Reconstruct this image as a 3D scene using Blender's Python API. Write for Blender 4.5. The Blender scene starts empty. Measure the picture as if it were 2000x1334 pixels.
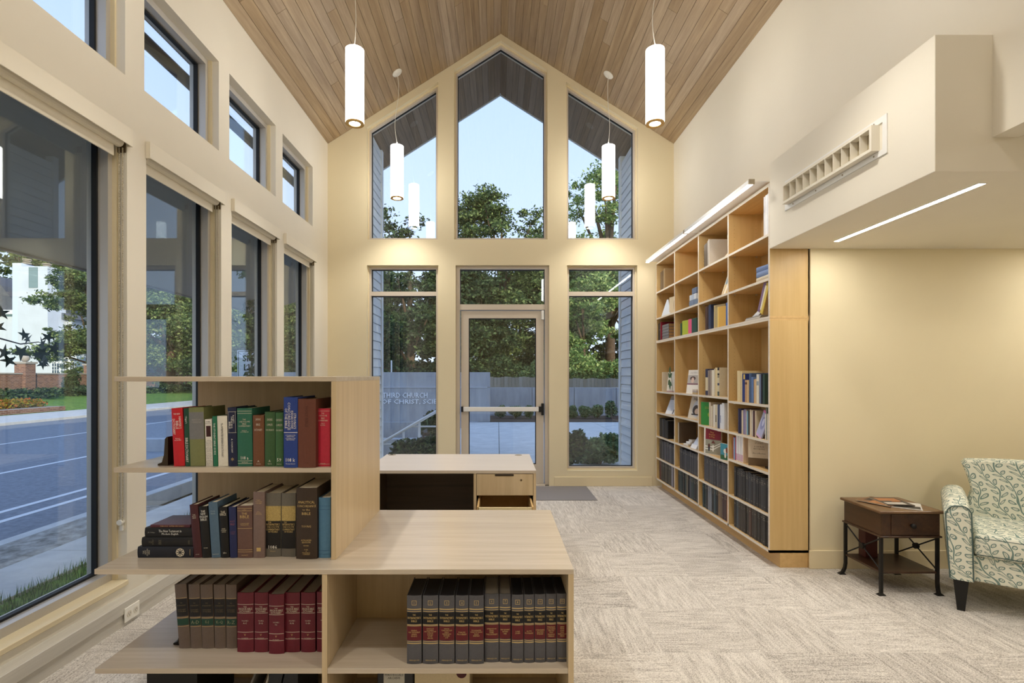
import bpy, bmesh, math, random
from mathutils import Vector, Matrix, noise
from mathutils.geometry import tessellate_polygon
R = random.Random(7)
PI = math.pi
scene = bpy.context.scene
C = scene.collection

# ---------------------------------------------------------------- camera, sky, sun, exposure
cam_d = bpy.data.cameras.new('camera')
cam_d.sensor_fit = 'HORIZONTAL'; cam_d.sensor_width = 36.0
cam_d.lens = 36.0 * 1020.0 / 2000.0
cam_d.shift_x = (1000 - 972) / 2000.0
cam_d.shift_y = (734 - 667) / 2000.0
cam_d.clip_start = 0.05; cam_d.clip_end = 500
cam = bpy.data.objects.new('camera', cam_d); C.objects.link(cam)
cam.location = (0, 0, 1.40); cam.rotation_euler = (PI / 2, 0, 0)
scene.camera = cam

SUN_DIR = Vector((-0.50, 0.84, -0.30)).normalized()
world = bpy.data.worlds.new('sky'); scene.world = world; world.use_nodes = True
_n = world.node_tree.nodes; _l = world.node_tree.links
_n.clear()
_o = _n.new('ShaderNodeOutputWorld'); _b = _n.new('ShaderNodeBackground')
_tc = _n.new('ShaderNodeTexCoord'); _sx = _n.new('ShaderNodeSeparateXYZ'); _r = _n.new('ShaderNodeValToRGB')
_l.new(_tc.outputs['Generated'], _sx.inputs[0]); _l.new(_sx.outputs['Z'], _r.inputs[0])
_l.new(_r.outputs[0], _b.inputs[0]); _l.new(_b.outputs[0], _o.inputs[0])
_cr = _r.color_ramp
_cr.elements[0].position = 0.0; _cr.elements[0].color = (0.74, 0.83, 1.0, 1)
_cr.elements[1].position = 1.0; _cr.elements[1].color = (0.30, 0.48, 0.90, 1)
_e = _cr.elements.new(0.22); _e.color = (0.62, 0.74, 0.98, 1)
_e = _cr.elements.new(0.55); _e.color = (0.48, 0.62, 0.95, 1)
_b.inputs[1].default_value = 0.74

sun_d = bpy.data.lights.new('sun', 'SUN'); sun_d.energy = 2.2; sun_d.color = (1.0, 0.86, 0.62); sun_d.angle = 0.01
sun = bpy.data.objects.new('sun', sun_d); C.objects.link(sun)
sun.rotation_euler = SUN_DIR.to_track_quat('-Z', 'Y').to_euler()

scene.view_settings.view_transform = 'Standard'
scene.view_settings.look = 'None'
scene.view_settings.exposure = 1.05
scene.view_settings.gamma = 1.0
scene.view_settings.use_curve_mapping = False
scene.cycles.max_bounces = 8
scene.cycles.diffuse_bounces = 5
scene.cycles.transparent_max_bounces = 24
scene.cycles.caustics_reflective = False
scene.cycles.caustics_refractive = False
scene.cycles.sample_clamp_indirect = 6.0

# ---------------------------------------------------------------- materials
def srgb(r, g, b):
    def f(c):
        c /= 255.0
        return c / 12.92 if c <= 0.04045 else ((c + 0.055) / 1.055) ** 2.4
    return (f(r), f(g), f(b), 1.0)

_mats = {}
def mat_base(name, rough=0.6, spec=0.4, metal=0.0):
    m = bpy.data.materials.new(name); m.use_nodes = True
    nt = m.node_tree; b = nt.nodes['Principled BSDF']
    b.inputs['Roughness'].default_value = rough
    b.inputs['Metallic'].default_value = metal
    b.inputs['Specular IOR Level'].default_value = spec
    return m, nt, b

def plain(name, col, rough=0.6, spec=0.4, metal=0.0, var=0.0, scale=40.0, bump=0.0):
    """one colour with a faint noise mottling and relief"""
    if name in _mats: return _mats[name]
    m, nt, b = mat_base(name, rough, spec, metal)
    b.inputs['Base Color'].default_value = col
    m.diffuse_color = col
    if var or bump:
        tc = nt.nodes.new('ShaderNodeTexCoord'); nz = nt.nodes.new('ShaderNodeTexNoise')
        nz.inputs['Scale'].default_value = scale; nz.inputs['Detail'].default_value = 4
        nt.links.new(tc.outputs['Object'], nz.inputs['Vector'])
        if var:
            hsv = nt.nodes.new('ShaderNodeHueSaturation'); mr = nt.nodes.new('ShaderNodeMapRange')
            mr.inputs[1].default_value = 0.3; mr.inputs[2].default_value = 0.7
            mr.inputs[3].default_value = 1 - var; mr.inputs[4].default_value = 1 + var
            nt.links.new(nz.outputs[0], mr.inputs[0]); nt.links.new(mr.outputs[0], hsv.inputs['Value'])
            hsv.inputs['Color'].default_value = col
            nt.links.new(hsv.outputs[0], b.inputs['Base Color'])
        if bump:
            bp = nt.nodes.new('ShaderNodeBump'); bp.inputs['Strength'].default_value = bump
            bp.inputs['Distance'].default_value = 0.002
            nt.links.new(nz.outputs[0], bp.inputs['Height']); nt.links.new(bp.outputs[0], b.inputs['Normal'])
    _mats[name] = m
    return m

def wood(name, c1, c2, axis='Z', rough=0.45, fine=60.0, spec=0.4, knots=0.0, rand=0.0):
    """grain noise stretched along one object axis; rand varies each piece"""
    if name in _mats: return _mats[name]
    m, nt, b = mat_base(name, rough, spec)
    N = nt.nodes; L = nt.links
    tc = N.new('ShaderNodeTexCoord'); oi = N.new('ShaderNodeObjectInfo')
    sc = N.new('ShaderNodeVectorMath'); sc.operation = 'SCALE'; sc.inputs['Scale'].default_value = 9.0
    cmb = N.new('ShaderNodeCombineXYZ')
    for i in range(3): L.new(oi.outputs['Random'], cmb.inputs[i])
    L.new(cmb.outputs[0], sc.inputs[0])
    add = N.new('ShaderNodeVectorMath'); add.operation = 'ADD'
    L.new(tc.outputs['Object'], add.inputs[0]); L.new(sc.outputs[0], add.inputs[1])
    mp = N.new('ShaderNodeMapping')
    s = [1.0, 1.0, 1.0]; s['XYZ'.index(axis)] = 0.045
    mp.inputs['Scale'].default_value = s
    L.new(add.outputs[0], mp.inputs['Vector'])
    n1 = N.new('ShaderNodeTexNoise'); n1.inputs['Scale'].default_value = fine; n1.inputs['Detail'].default_value = 6
    n1.inputs['Roughness'].default_value = 0.7
    n2 = N.new('ShaderNodeTexNoise'); n2.inputs['Scale'].default_value = fine * 0.14; n2.inputs['Detail'].default_value = 2
    n2.inputs['Distortion'].default_value = 1.6
    L.new(mp.outputs[0], n1.inputs['Vector']); L.new(mp.outputs[0], n2.inputs['Vector'])
    mx = N.new('ShaderNodeMath'); mx.operation = 'MULTIPLY_ADD'; mx.inputs[1].default_value = 0.5
    L.new(n1.outputs[0], mx.inputs[0])
    h = N.new('ShaderNodeMath'); h.operation = 'MULTIPLY'; h.inputs[1].default_value = 0.5
    L.new(n2.outputs[0], h.inputs[0]); L.new(h.outputs[0], mx.inputs[2])
    rp = N.new('ShaderNodeValToRGB'); rp.color_ramp.elements[0].position = 0.36; rp.color_ramp.elements[1].position = 0.64
    rp.color_ramp.elements[0].color = c2; rp.color_ramp.elements[1].color = c1
    L.new(mx.outputs[0], rp.inputs[0])
    out = rp.outputs[0]
    if rand:
        hs = N.new('ShaderNodeHueSaturation'); mr = N.new('ShaderNodeMapRange')
        mr.inputs[3].default_value = 1 - rand; mr.inputs[4].default_value = 1 + rand
        L.new(oi.outputs['Random'], mr.inputs[0]); L.new(mr.outputs[0], hs.inputs['Value'])
        mr2 = N.new('ShaderNodeMapRange'); mr2.inputs[3].default_value = 1.1; mr2.inputs[4].default_value = 0.85
        L.new(oi.outputs['Random'], mr2.inputs[0]); L.new(mr2.outputs[0], hs.inputs['Saturation'])
        L.new(out, hs.inputs['Color']); out = hs.outputs[0]
    if knots:
        vo = N.new('ShaderNodeTexVoronoi'); vo.inputs['Scale'].default_value = 1.3
        mp2 = N.new('ShaderNodeMapping'); s2 = [1.0, 1.0, 1.0]; s2['XYZ'.index(axis)] = 0.55
        mp2.inputs['Scale'].default_value = s2
        L.new(add.outputs[0], mp2.inputs['Vector']); L.new(mp2.outputs[0], vo.inputs['Vector'])
        k = N.new('ShaderNodeMapRange'); k.inputs[1].default_value = 0.012; k.inputs[2].default_value = 0.03
        k.inputs[3].default_value = knots; k.inputs[4].default_value = 0.0
        L.new(vo.outputs['Distance'], k.inputs[0])
        mk = N.new('ShaderNodeMixRGB'); mk.inputs[2].default_value = (0.06, 0.035, 0.02, 1)
        L.new(k.outputs[0], mk.inputs[0]); L.new(out, mk.inputs[1]); out = mk.outputs[0]
    L.new(out, b.inputs['Base Color'])
    bp = N.new('ShaderNodeBump'); bp.inputs['Strength'].default_value = 0.12; bp.inputs['Distance'].default_value = 0.001
    L.new(n1.outputs[0], bp.inputs['Height']); L.new(bp.outputs[0], b.inputs['Normal'])
    m.diffuse_color = c1
    _mats[name] = m
    return m

def emis(name, col, strength):
    if name in _mats: return _mats[name]
    m = bpy.data.materials.new(name); m.use_nodes = True
    nt = m.node_tree; nt.nodes.clear()
    o = nt.nodes.new('ShaderNodeOutputMaterial'); e = nt.nodes.new('ShaderNodeEmission')
    e.inputs[0].default_value = col; e.inputs[1].default_value = strength
    nt.links.new(e.outputs[0], o.inputs[0])
    _mats[name] = m
    return m

def glass_mat(name, f0=0.05, tint=(0.93, 0.96, 0.97, 1)):
    if name in _mats: return _mats[name]
    m = bpy.data.materials.new(name); m.use_nodes = True
    nt = m.node_tree; N = nt.nodes; L = nt.links; N.clear()
    o = N.new('ShaderNodeOutputMaterial'); t = N.new('ShaderNodeBsdfTransparent'); g = N.new('ShaderNodeBsdfGlossy')
    t.inputs[0].default_value = tint; g.inputs['Roughness'].default_value = 0.0
    g.inputs[0].default_value = (0.9, 0.97, 1, 1)
    geo = N.new('ShaderNodeNewGeometry'); d = N.new('ShaderNodeVectorMath'); d.operation = 'DOT_PRODUCT'
    L.new(geo.outputs['Incoming'], d.inputs[0]); L.new(geo.outputs['Normal'], d.inputs[1])
    def mth(op, a, b=None):
        n = N.new('ShaderNodeMath'); n.operation = op
        for i, v in enumerate((a, b)):
            if v is None: continue
            if hasattr(v, 'links'): L.new(v, n.inputs[i])
            else: n.inputs[i].default_value = v
        return n.outputs[0]
    a = mth('ABSOLUTE', d.outputs['Value']); a = mth('SUBTRACT', 1.0, a); a = mth('POWER', a, 5.0)
    a = mth('MULTIPLY', a, 1 - f0); a = mth('ADD', a, f0)
    mx = N.new('ShaderNodeMixShader'); L.new(a, mx.inputs[0]); L.new(t.outputs[0], mx.inputs[1]); L.new(g.outputs[0], mx.inputs[2])
    L.new(mx.outputs[0], o.inputs[0])
    _mats[name] = m
    return m

class NM:
    """tiny expression helper for shader maths"""
    def __init__(s, nt): s.nt = nt
    def m(s, op, *a):
        n = s.nt.nodes.new('ShaderNodeMath'); n.operation = op
        for i, v in enumerate(a):
            if isinstance(v, (int, float)): n.inputs[i].default_value = v
            else: s.nt.links.new(v, n.inputs[i])
        return n.outputs[0]

def carpet_mat():
    m, nt, b = mat_base('carpet', 0.95, 0.1)
    N = nt.nodes; L = nt.links
    tc = N.new('ShaderNodeTexCoord'); oi = N.new('ShaderNodeObjectInfo')
    cmb = N.new('ShaderNodeCombineXYZ'); sc = N.new('ShaderNodeVectorMath'); sc.operation = 'SCALE'; sc.inputs['Scale'].default_value = 13.0
    for i in range(3): L.new(oi.outputs['Random'], cmb.inputs[i])
    L.new(cmb.outputs[0], sc.inputs[0])
    add = N.new('ShaderNodeVectorMath'); add.operation = 'ADD'
    L.new(tc.outputs['Object'], add.inputs[0]); L.new(sc.outputs[0], add.inputs[1])
    mp = N.new('ShaderNodeMapping'); mp.inputs['Scale'].default_value = (1, 0.09, 1); L.new(add.outputs[0], mp.inputs['Vector'])
    n1 = N.new('ShaderNodeTexNoise'); n1.inputs['Scale'].default_value = 75; n1.inputs['Detail'].default_value = 3
    L.new(mp.outputs[0], n1.inputs['Vector'])
    n3 = N.new('ShaderNodeTexNoise'); n3.inputs['Scale'].default_value = 16; n3.inputs['Detail'].default_value = 2
    mp3 = N.new('ShaderNodeMapping'); mp3.inputs['Scale'].default_value = (1, 0.25, 1); L.new(add.outputs[0], mp3.inputs['Vector'])
    L.new(mp3.outputs[0], n3.inputs['Vector'])
    n2 = N.new('ShaderNodeTexNoise'); n2.inputs['Scale'].default_value = 230; n2.inputs['Detail'].default_value = 2
    mp2 = N.new('ShaderNodeMapping'); mp2.inputs['Scale'].default_value = (1, 0.6, 1); L.new(add.outputs[0], mp2.inputs['Vector'])
    L.new(mp2.outputs[0], n2.inputs['Vector'])
    q = NM(nt)
    v = q.m('MULTIPLY', n1.outputs[0], 0.30)
    v = q.m('MULTIPLY_ADD', n3.outputs[0], 0.12, v)
    v = q.m('MULTIPLY_ADD', n2.outputs[0], 0.56, v)
    v = q.m('MULTIPLY_ADD', oi.outputs['Random'], 0.05, v); v = q.m('SUBTRACT', v, 0.01)
    rp = N.new('ShaderNodeValToRGB'); L.new(v, rp.inputs[0])
    e = rp.color_ramp.elements
    e[0].position = 0.36; e[0].color = srgb(132, 126, 120)
    e[1].position = 0.62; e[1].color = srgb(224, 219, 212)
    x = e.new(0.48); x.color = srgb(190, 184, 177)
    L.new(rp.outputs[0], b.inputs['Base Color'])
    bp = N.new('ShaderNodeBump'); bp.inputs['Strength'].default_value = 0.5; bp.inputs['Distance'].default_value = 0.004
    L.new(v, bp.inputs['Height']); L.new(bp.outputs[0], b.inputs['Normal'])
    _mats['carpet'] = m
    return m

def leaf_mat(name, dark, mid, bright):
    m, nt, b = mat_base(name, 0.6, 0.25)
    N = nt.nodes; L = nt.links
    geo = N.new('ShaderNodeNewGeometry'); rp = N.new('ShaderNodeValToRGB')
    L.new(geo.outputs['Random Per Island'], rp.inputs[0])
    e = rp.color_ramp.elements
    e[0].position = 0.0; e[0].color = dark; e[1].position = 1.0; e[1].color = bright
    x = e.new(0.55); x.color = mid
    L.new(rp.outputs[0], b.inputs['Base Color'])
    tr = N.new('ShaderNodeBsdfTranslucent'); L.new(rp.outputs[0], tr.inputs[0])
    mx = N.new('ShaderNodeMixShader'); mx.inputs[0].default_value = 0.35
    L.new(b.outputs[0], mx.inputs[1]); L.new(tr.outputs[0], mx.inputs[2])
    L.new(mx.outputs[0], N['Material Output'].inputs[0])
    return m

def fabric_mat():
    """cream cloth printed with curling teal-grey leafy stems, projected along each face"""
    m, nt, b = mat_base('vine_fabric', 0.85, 0.2)
    N = nt.nodes; L = nt.links; q = NM(nt)
    tc = N.new('ShaderNodeTexCoord'); sp = N.new('ShaderNodeSeparateXYZ'); L.new(tc.outputs['Object'], sp.inputs[0])
    sn = N.new('ShaderNodeSeparateXYZ'); L.new(tc.outputs['Normal'], sn.inputs[0])
    x, y, z = sp.outputs
    ax = q.m('ABSOLUTE', sn.outputs[0]); ay = q.m('ABSOLUTE', sn.outputs[1]); az = q.m('ABSOLUTE', sn.outputs[2])
    isx = q.m('MULTIPLY', q.m('GREATER_THAN', ax, ay), q.m('GREATER_THAN', ax, az))
    isz = q.m('MULTIPLY', q.m('GREATER_THAN', az, ay), q.m('SUBTRACT', 1.0, isx))
    def lerp(a, c, f): return q.m('ADD', q.m('MULTIPLY', a, q.m('SUBTRACT', 1.0, f)), q.m('MULTIPLY', c, f))
    u = lerp(x, y, isx)
    v = lerp(z, y, isz)
    nz = N.new('ShaderNodeTexNoise'); nz.inputs['Scale'].default_value = 7; nz.inputs['Detail'].default_value = 1
    cm = N.new('ShaderNodeCombineXYZ'); L.new(u, cm.inputs[0]); L.new(v, cm.inputs[1]); L.new(cm.outputs[0], nz.inputs['Vector'])
    spc = N.new('ShaderNodeSeparateColor'); L.new(nz.outputs['Color'], spc.inputs[0])
    u2 = q.m('ADD', u, q.m('MULTIPLY', q.m('SUBTRACT', spc.outputs[0], 0.5), 0.10))
    v2 = q.m('ADD', v, q.m('MULTIPLY', q.m('SUBTRACT', spc.outputs[1], 0.5), 0.10))
    u2 = q.m('ADD', u2, q.m('MULTIPLY', v2, 0.45))
    u2 = q.m('ADD', u2, q.m('MULTIPLY', q.m('SINE', q.m('MULTIPLY', v2, 26.0)), 0.012))
    W, H = 0.088, 0.042
    col = q.m('FLOOR', q.m('DIVIDE', u2, W))
    du = q.m('SUBTRACT', u2, q.m('MULTIPLY', q.m('ADD', col, 0.5), W))
    vv = q.m('ADD', v2, q.m('MULTIPLY', col, 0.027))
    stem = q.m('LESS_THAN', q.m('ABSOLUTE', du), 0.0036)
    out = stem
    for sgn, off in ((1.0, 0.0), (-1.0, H * 0.5)):
        w = q.m('ADD', vv, off)
        row = q.m('FLOOR', q.m('DIVIDE', w, H))
        dv = q.m('SUBTRACT', w, q.m('MULTIPLY', q.m('ADD', row, 0.5), H))
        cx = q.m('SUBTRACT', du, sgn * 0.0215)
        ca, sa = math.cos(0.75), math.sin(0.75) * sgn
        a = q.m('ADD', q.m('MULTIPLY', cx, ca), q.m('MULTIPLY', dv, sa))
        c = q.m('SUBTRACT', q.m('MULTIPLY', dv, ca), q.m('MULTIPLY', cx, sa))
        r = q.m('SQRT', q.m('ADD', q.m('POWER', q.m('DIVIDE', q.m('ABSOLUTE', a), 0.0205), 2.0), q.m('POWER', q.m('DIVIDE', q.m('ABSOLUTE', c), 0.0095), 1.6)))
        ring = q.m('MULTIPLY', q.m('LESS_THAN', r, 1.0), q.m('GREATER_THAN', r, 0.60))
        vein = q.m('MULTIPLY', q.m('LESS_THAN', q.m('ABSOLUTE', c), 0.0010), q.m('LESS_THAN', r, 0.45))
        out = q.m('MAXIMUM', out, q.m('MAXIMUM', ring, vein))
    mx = N.new('ShaderNodeMixRGB'); L.new(out, mx.inputs[0])
    mx.inputs[1].default_value = srgb(226, 227, 212); mx.inputs[2].default_value = srgb(122, 144, 138)
    L.new(mx.outputs[0], b.inputs['Base Color'])
    fn = N.new('ShaderNodeTexNoise'); fn.inputs['Scale'].default_value = 400
    L.new(tc.outputs['Object'], fn.inputs['Vector'])
    bp = N.new('ShaderNodeBump'); bp.inputs['Strength'].default_value = 0.25; bp.inputs['Distance'].default_value = 0.002
    L.new(fn.outputs[0], bp.inputs['Height']); L.new(bp.outputs[0], b.inputs['Normal'])
    _mats['vine_fabric'] = m
    return m

def ground_mat(name, stops, scale, rough=0.9, stretch=(1, 1, 1), bump=0.3):
    m, nt, b = mat_base(name, rough, 0.25)
    N = nt.nodes; L = nt.links
    tc = N.new('ShaderNodeTexCoord'); mp = N.new('ShaderNodeMapping'); mp.inputs['Scale'].default_value = stretch
    nz = N.new('ShaderNodeTexNoise'); nz.inputs['Scale'].default_value = scale; nz.inputs['Detail'].default_value = 8
    nz.inputs['Roughness'].default_value = 0.65
    L.new(tc.outputs['Object'], mp.inputs[0]); L.new(mp.outputs[0], nz.inputs['Vector'])
    rp = N.new('ShaderNodeValToRGB'); L.new(nz.outputs[0], rp.inputs[0])
    e = rp.color_ramp.elements
    e[0].position, e[0].color = stops[0]; e[1].position, e[1].color = stops[-1]
    for p, c in stops[1:-1]:
        x = e.new(p); x.color = c
    L.new(rp.outputs[0], b.inputs['Base Color'])
    bp = N.new('ShaderNodeBump'); bp.inputs['Strength'].default_value = bump; bp.inputs['Distance'].default_value = 0.01
    L.new(nz.outputs[0], bp.inputs['Height']); L.new(bp.outputs[0], b.inputs['Normal'])
    _mats[name] = m
    return m

def brick_mat():
    m, nt, b = mat_base('old_brick', 0.9, 0.2)
    N = nt.nodes; L = nt.links
    tc = N.new('ShaderNodeTexCoord'); sp = N.new('ShaderNodeSeparateXYZ'); L.new(tc.outputs['Object'], sp.inputs[0])
    cm = N.new('ShaderNodeCombineXYZ'); q = NM(nt)
    L.new(q.m('ADD', sp.outputs[0], sp.outputs[1]), cm.inputs[0]); L.new(sp.outputs[2], cm.inputs[1])
    br = N.new('ShaderNodeTexBrick'); L.new(cm.outputs[0], br.inputs['Vector'])
    br.inputs['Scale'].default_value = 1.0; br.inputs['Brick Width'].default_value = 0.23; br.inputs['Row Height'].default_value = 0.078
    br.inputs['Mortar Size'].default_value = 0.008
    br.inputs['Color1'].default_value = srgb(112, 74, 62); br.inputs['Color2'].default_value = srgb(150, 108, 88)
    br.inputs['Mortar'].default_value = srgb(160, 148, 135)
    L.new(br.outputs[0], b.inputs['Base Color'])
    _mats['old_brick'] = m
    return m

WALL = plain('cream_paint', srgb(228, 216, 184), 0.75, 0.25, var=0.01, scale=3, bump=0.04)
WALLW = plain('pale_paint', srgb(230, 224, 210), 0.75, 0.25, var=0.01, scale=3, bump=0.04)
TRIM = plain('cream_trim_paint', srgb(228, 214, 180), 0.5, 0.35)
VALANCE = plain('valance_white', srgb(232, 225, 208), 0.5, 0.4)
ALU = plain('silver_aluminium', srgb(196, 192, 186), 0.38, 0.5, 0.35)
ALUW = plain('champagne_door_frame', srgb(206, 196, 182), 0.45, 0.5, 0.15)
GASKET = plain('black_rubber', srgb(18, 19, 22), 0.6)
CHAIN = plain('bead_chain_steel', srgb(196, 186, 160), 0.4, 0.5, 0.2)
WHITE = plain('white_plastic', srgb(238, 236, 228), 0.45)
WMETAL = plain('white_metal', srgb(232, 232, 230), 0.4, 0.5, bump=0)
BLACK = plain('black_satin', srgb(16, 15, 15), 0.45)
IRON = plain('black_iron', srgb(22, 20, 19), 0.5, 0.5, 0.3)
OAK_X = wood('sheen_toned_oak', srgb(208, 195, 177), srgb(192, 178, 159), 'X', 0.25, spec=0.6)  # greyer than the upright oak: window sheen on the boards put into the colour
OAK_Y = wood('pale_oak_depthwise', srgb(212, 186, 148), srgb(194, 166, 128), 'Y', 0.36)
OAK_Z = wood('pale_oak_upright', srgb(214, 194, 160), srgb(198, 176, 140), 'Z', 0.40)
MAPLE_Z = wood('honey_maple_upright', srgb(212, 182, 128), srgb(198, 166, 112), 'Z', 0.42, 40)
MAPLE_Y = wood('honey_maple_shelf', srgb(216, 182, 128), srgb(200, 164, 110), 'Y', 0.42, 40)
EDGE = wood('grey_edge_banding', srgb(228, 220, 208), srgb(212, 202, 188), 'Y', 0.45, 80)
CEIL = wood('stained_cedar_planks', srgb(178, 156, 126), srgb(142, 120, 94), 'Y', 0.5, 60, knots=0.8, rand=0.07)
SOFFIT = wood('weathered_soffit_planks', srgb(150, 128, 106), srgb(116, 98, 82), 'Y', 0.6, 46, rand=0.10)
WALNUT = wood('dark_cherry', srgb(76, 52, 36), srgb(52, 34, 24), 'Y', 0.35)
WALNUT_TOP = wood('paler_cherry_top', srgb(126, 96, 66), srgb(98, 72, 50), 'Y', 0.3)  # paler brown than the case wood
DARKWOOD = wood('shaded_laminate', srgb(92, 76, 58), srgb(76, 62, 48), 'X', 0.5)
CARPET = carpet_mat()
MAT_RUG = plain('grey_entrance_mat', srgb(136, 133, 134), 0.95, 0.1, var=0.12, scale=300, bump=0.4)
GLASS = glass_mat('window_glass')
FABRIC = fabric_mat()
PIPING = plain('teal_piping', srgb(78, 98, 96), 0.8)
PAGE = plain('page_paper', srgb(226, 216, 194), 0.9, 0.1, var=0.03, scale=200)
PAGEG = plain('aged_page_edges', srgb(150, 144, 134), 0.9, 0.1, var=0.03, scale=200)
GOLD = plain('gold_foil', srgb(206, 178, 118), 0.4, 0.5, 0.2)
SILVER = plain('pale_foil', srgb(214, 206, 188), 0.45)
INKW = plain('white_ink', srgb(236, 234, 228), 0.6)
INKK = plain('black_ink', srgb(30, 30, 32), 0.6)
SIDING = plain('blue_grey_siding', srgb(224, 228, 234), 0.6, 0.3, var=0.02, scale=60)
CONC = ground_mat('pale_concrete', [(0.3, srgb(186, 186, 184)), (0.7, srgb(212, 211, 206))], 3.0)
CONCW = ground_mat('cast_concrete_wall', [(0.3, srgb(150, 152, 156)), (0.7, srgb(178, 180, 182))], 1.6, stretch=(3, 3, 0.6))
ASPH = ground_mat('asphalt', [(0.3, srgb(112, 116, 124)), (0.7, srgb(142, 146, 152))], 14.0)
VERGE = ground_mat('cracked_gravel_verge', [(0.35, srgb(120, 116, 108)), (0.65, srgb(182, 178, 170))], 9.0)
LAWN = ground_mat('lawn_turf', [(0.3, srgb(62, 98, 40)), (0.7, srgb(126, 160, 66))], 5.0)
MULCH = ground_mat('bark_mulch', [(0.3, srgb(44, 34, 28)), (0.7, srgb(94, 76, 62))], 30.0)
FENCEW = wood('shade_darkened_fence_boards', srgb(158, 150, 136), srgb(128, 120, 106), 'Z', 0.8, 30, rand=0.12)  # board colour lowered to carry the shade on the fence
STUCCO = plain('shade_toned_stucco', srgb(206, 212, 220), 0.85, 0.2, var=0.05, scale=0.8)  # white stucco toned blue-grey, the house's shade put into its colour
ROOFM = plain('slate_roof', srgb(92, 94, 100), 0.8, 0.3, var=0.12, scale=6)
BRICK = brick_mat()
BARK = plain('tree_bark', srgb(92, 76, 62), 0.9, 0.2, var=0.25, scale=9, bump=0.5)
LEAF_A = leaf_mat('oak_leaves', srgb(46, 66, 42), srgb(88, 112, 66), srgb(160, 176, 108))
LEAF_B = leaf_mat('shade_leaves', srgb(30, 46, 34), srgb(58, 80, 52), srgb(112, 134, 86))
LEAF_C = leaf_mat('bright_leaves', srgb(66, 98, 56), srgb(118, 152, 82), srgb(196, 208, 132))
LEAF_D = leaf_mat('silver_shrub_leaves', srgb(60, 86, 58), srgb(100, 128, 84), srgb(160, 184, 130))
LEAF_R = leaf_mat('bedding_plants', srgb(80, 90, 30), srgb(160, 150, 50), srgb(200, 90, 60))

# ---------------------------------------------------------------- mesh helpers
def link(name, mesh, m, parent=None, loc=None):
    o = bpy.data.objects.new(name, mesh); C.objects.link(o)
    if m is not None and len(mesh.materials) == 0:
        for mm in (m if isinstance(m, (list, tuple)) else [m]): mesh.materials.append(mm)
    if parent is not None: o.parent = parent
    if loc is not None: o.location = loc
    return o
def obj(name, bm, m, parent=None, loc=None, smooth=False):
    me = bpy.data.meshes.new(name)
    bm.normal_update(); bm.to_mesh(me); bm.free()
    if smooth:
        for p in me.polygons: p.use_smooth = True
    return link(name, me, m, parent, loc)
def tag(o, label, cat, group=None, kind=None):
    o['label'] = label; o['category'] = cat
    if group: o['group'] = group
    if kind: o['kind'] = kind
    return o
def thing(name, label, cat, loc=(0, 0, 0), rz=0.0, group=None):
    o = bpy.data.objects.new(name, None); C.objects.link(o)
    o.location = loc; o.rotation_euler = (0, 0, rz); o.empty_display_size = 0.1
    return tag(o, label, cat, group)
def struct(o):
    o['kind'] = 'structure'; return o
def bx(bm, x0, x1, y0, y1, z0, z1, bev=0.0, mi=0):
    vs = [bm.verts.new(v) for v in ((x0, y0, z0), (x1, y0, z0), (x1, y1, z0), (x0, y1, z0), (x0, y0, z1), (x1, y0, z1), (x1, y1, z1), (x0, y1, z1))]
    fs = [bm.faces.new([vs[i] for i in f]) for f in ((0, 3, 2, 1), (4, 5, 6, 7), (0, 1, 5, 4), (1, 2, 6, 5), (2, 3, 7, 6), (3, 0, 4, 7))]
    for f in fs: f.material_index = mi
    if bev > 0:
        es = set(e for f in fs for e in f.edges)
        bmesh.ops.bevel(bm, geom=list(es), offset=bev, segments=1 if bev < 0.01 else 3, affect='EDGES', profile=0.6)
    return bm
def box(name, m, x0, x1, y0, y1, z0, z1, parent=None, bev=0.0, smooth=False):
    return obj(name, bx(bmesh.new(), x0, x1, y0, y1, z0, z1, bev), m, parent, smooth=smooth)
def prism(bm, pts, h, fn):
    """closed polygon pts extruded by h; fn maps (a, b, c) to a point"""
    lo = [bm.verts.new(fn(a, b, 0)) for a, b in pts]; hi = [bm.verts.new(fn(a, b, h)) for a, b in pts]
    bm.faces.new(lo[::-1]); bm.faces.new(hi)
    n = len(pts)
    for i in range(n): bm.faces.new((lo[i], lo[(i + 1) % n], hi[(i + 1) % n], hi[i]))
    bmesh.ops.recalc_face_normals(bm, faces=bm.faces)
    return bm
def slab_holes(outer, holes, fn, t):
    """wall slab with openings; fn maps (a, b, c) to a point, c in 0..t"""
    bm = bmesh.new()
    loops = [outer] + holes
    flat = [p for lp in loops for p in lp]
    tris = tessellate_polygon([[Vector((a, b, 0)) for a, b in lp] for lp in loops])
    lo = [bm.verts.new(fn(a, b, 0)) for a, b in flat]; hi = [bm.verts.new(fn(a, b, t)) for a, b in flat]
    for tr in tris:
        for vs in (lo, hi):
            try: bm.faces.new([vs[i] for i in tr])
            except ValueError: pass
    k = 0
    for lp in loops:
        n = len(lp)
        for i in range(n):
            a, b = k + i, k + (i + 1) % n
            bm.faces.new((lo[a], lo[b], hi[b], hi[a]))
        k += n
    bmesh.ops.recalc_face_normals(bm, faces=bm.faces)
    return bm
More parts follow.
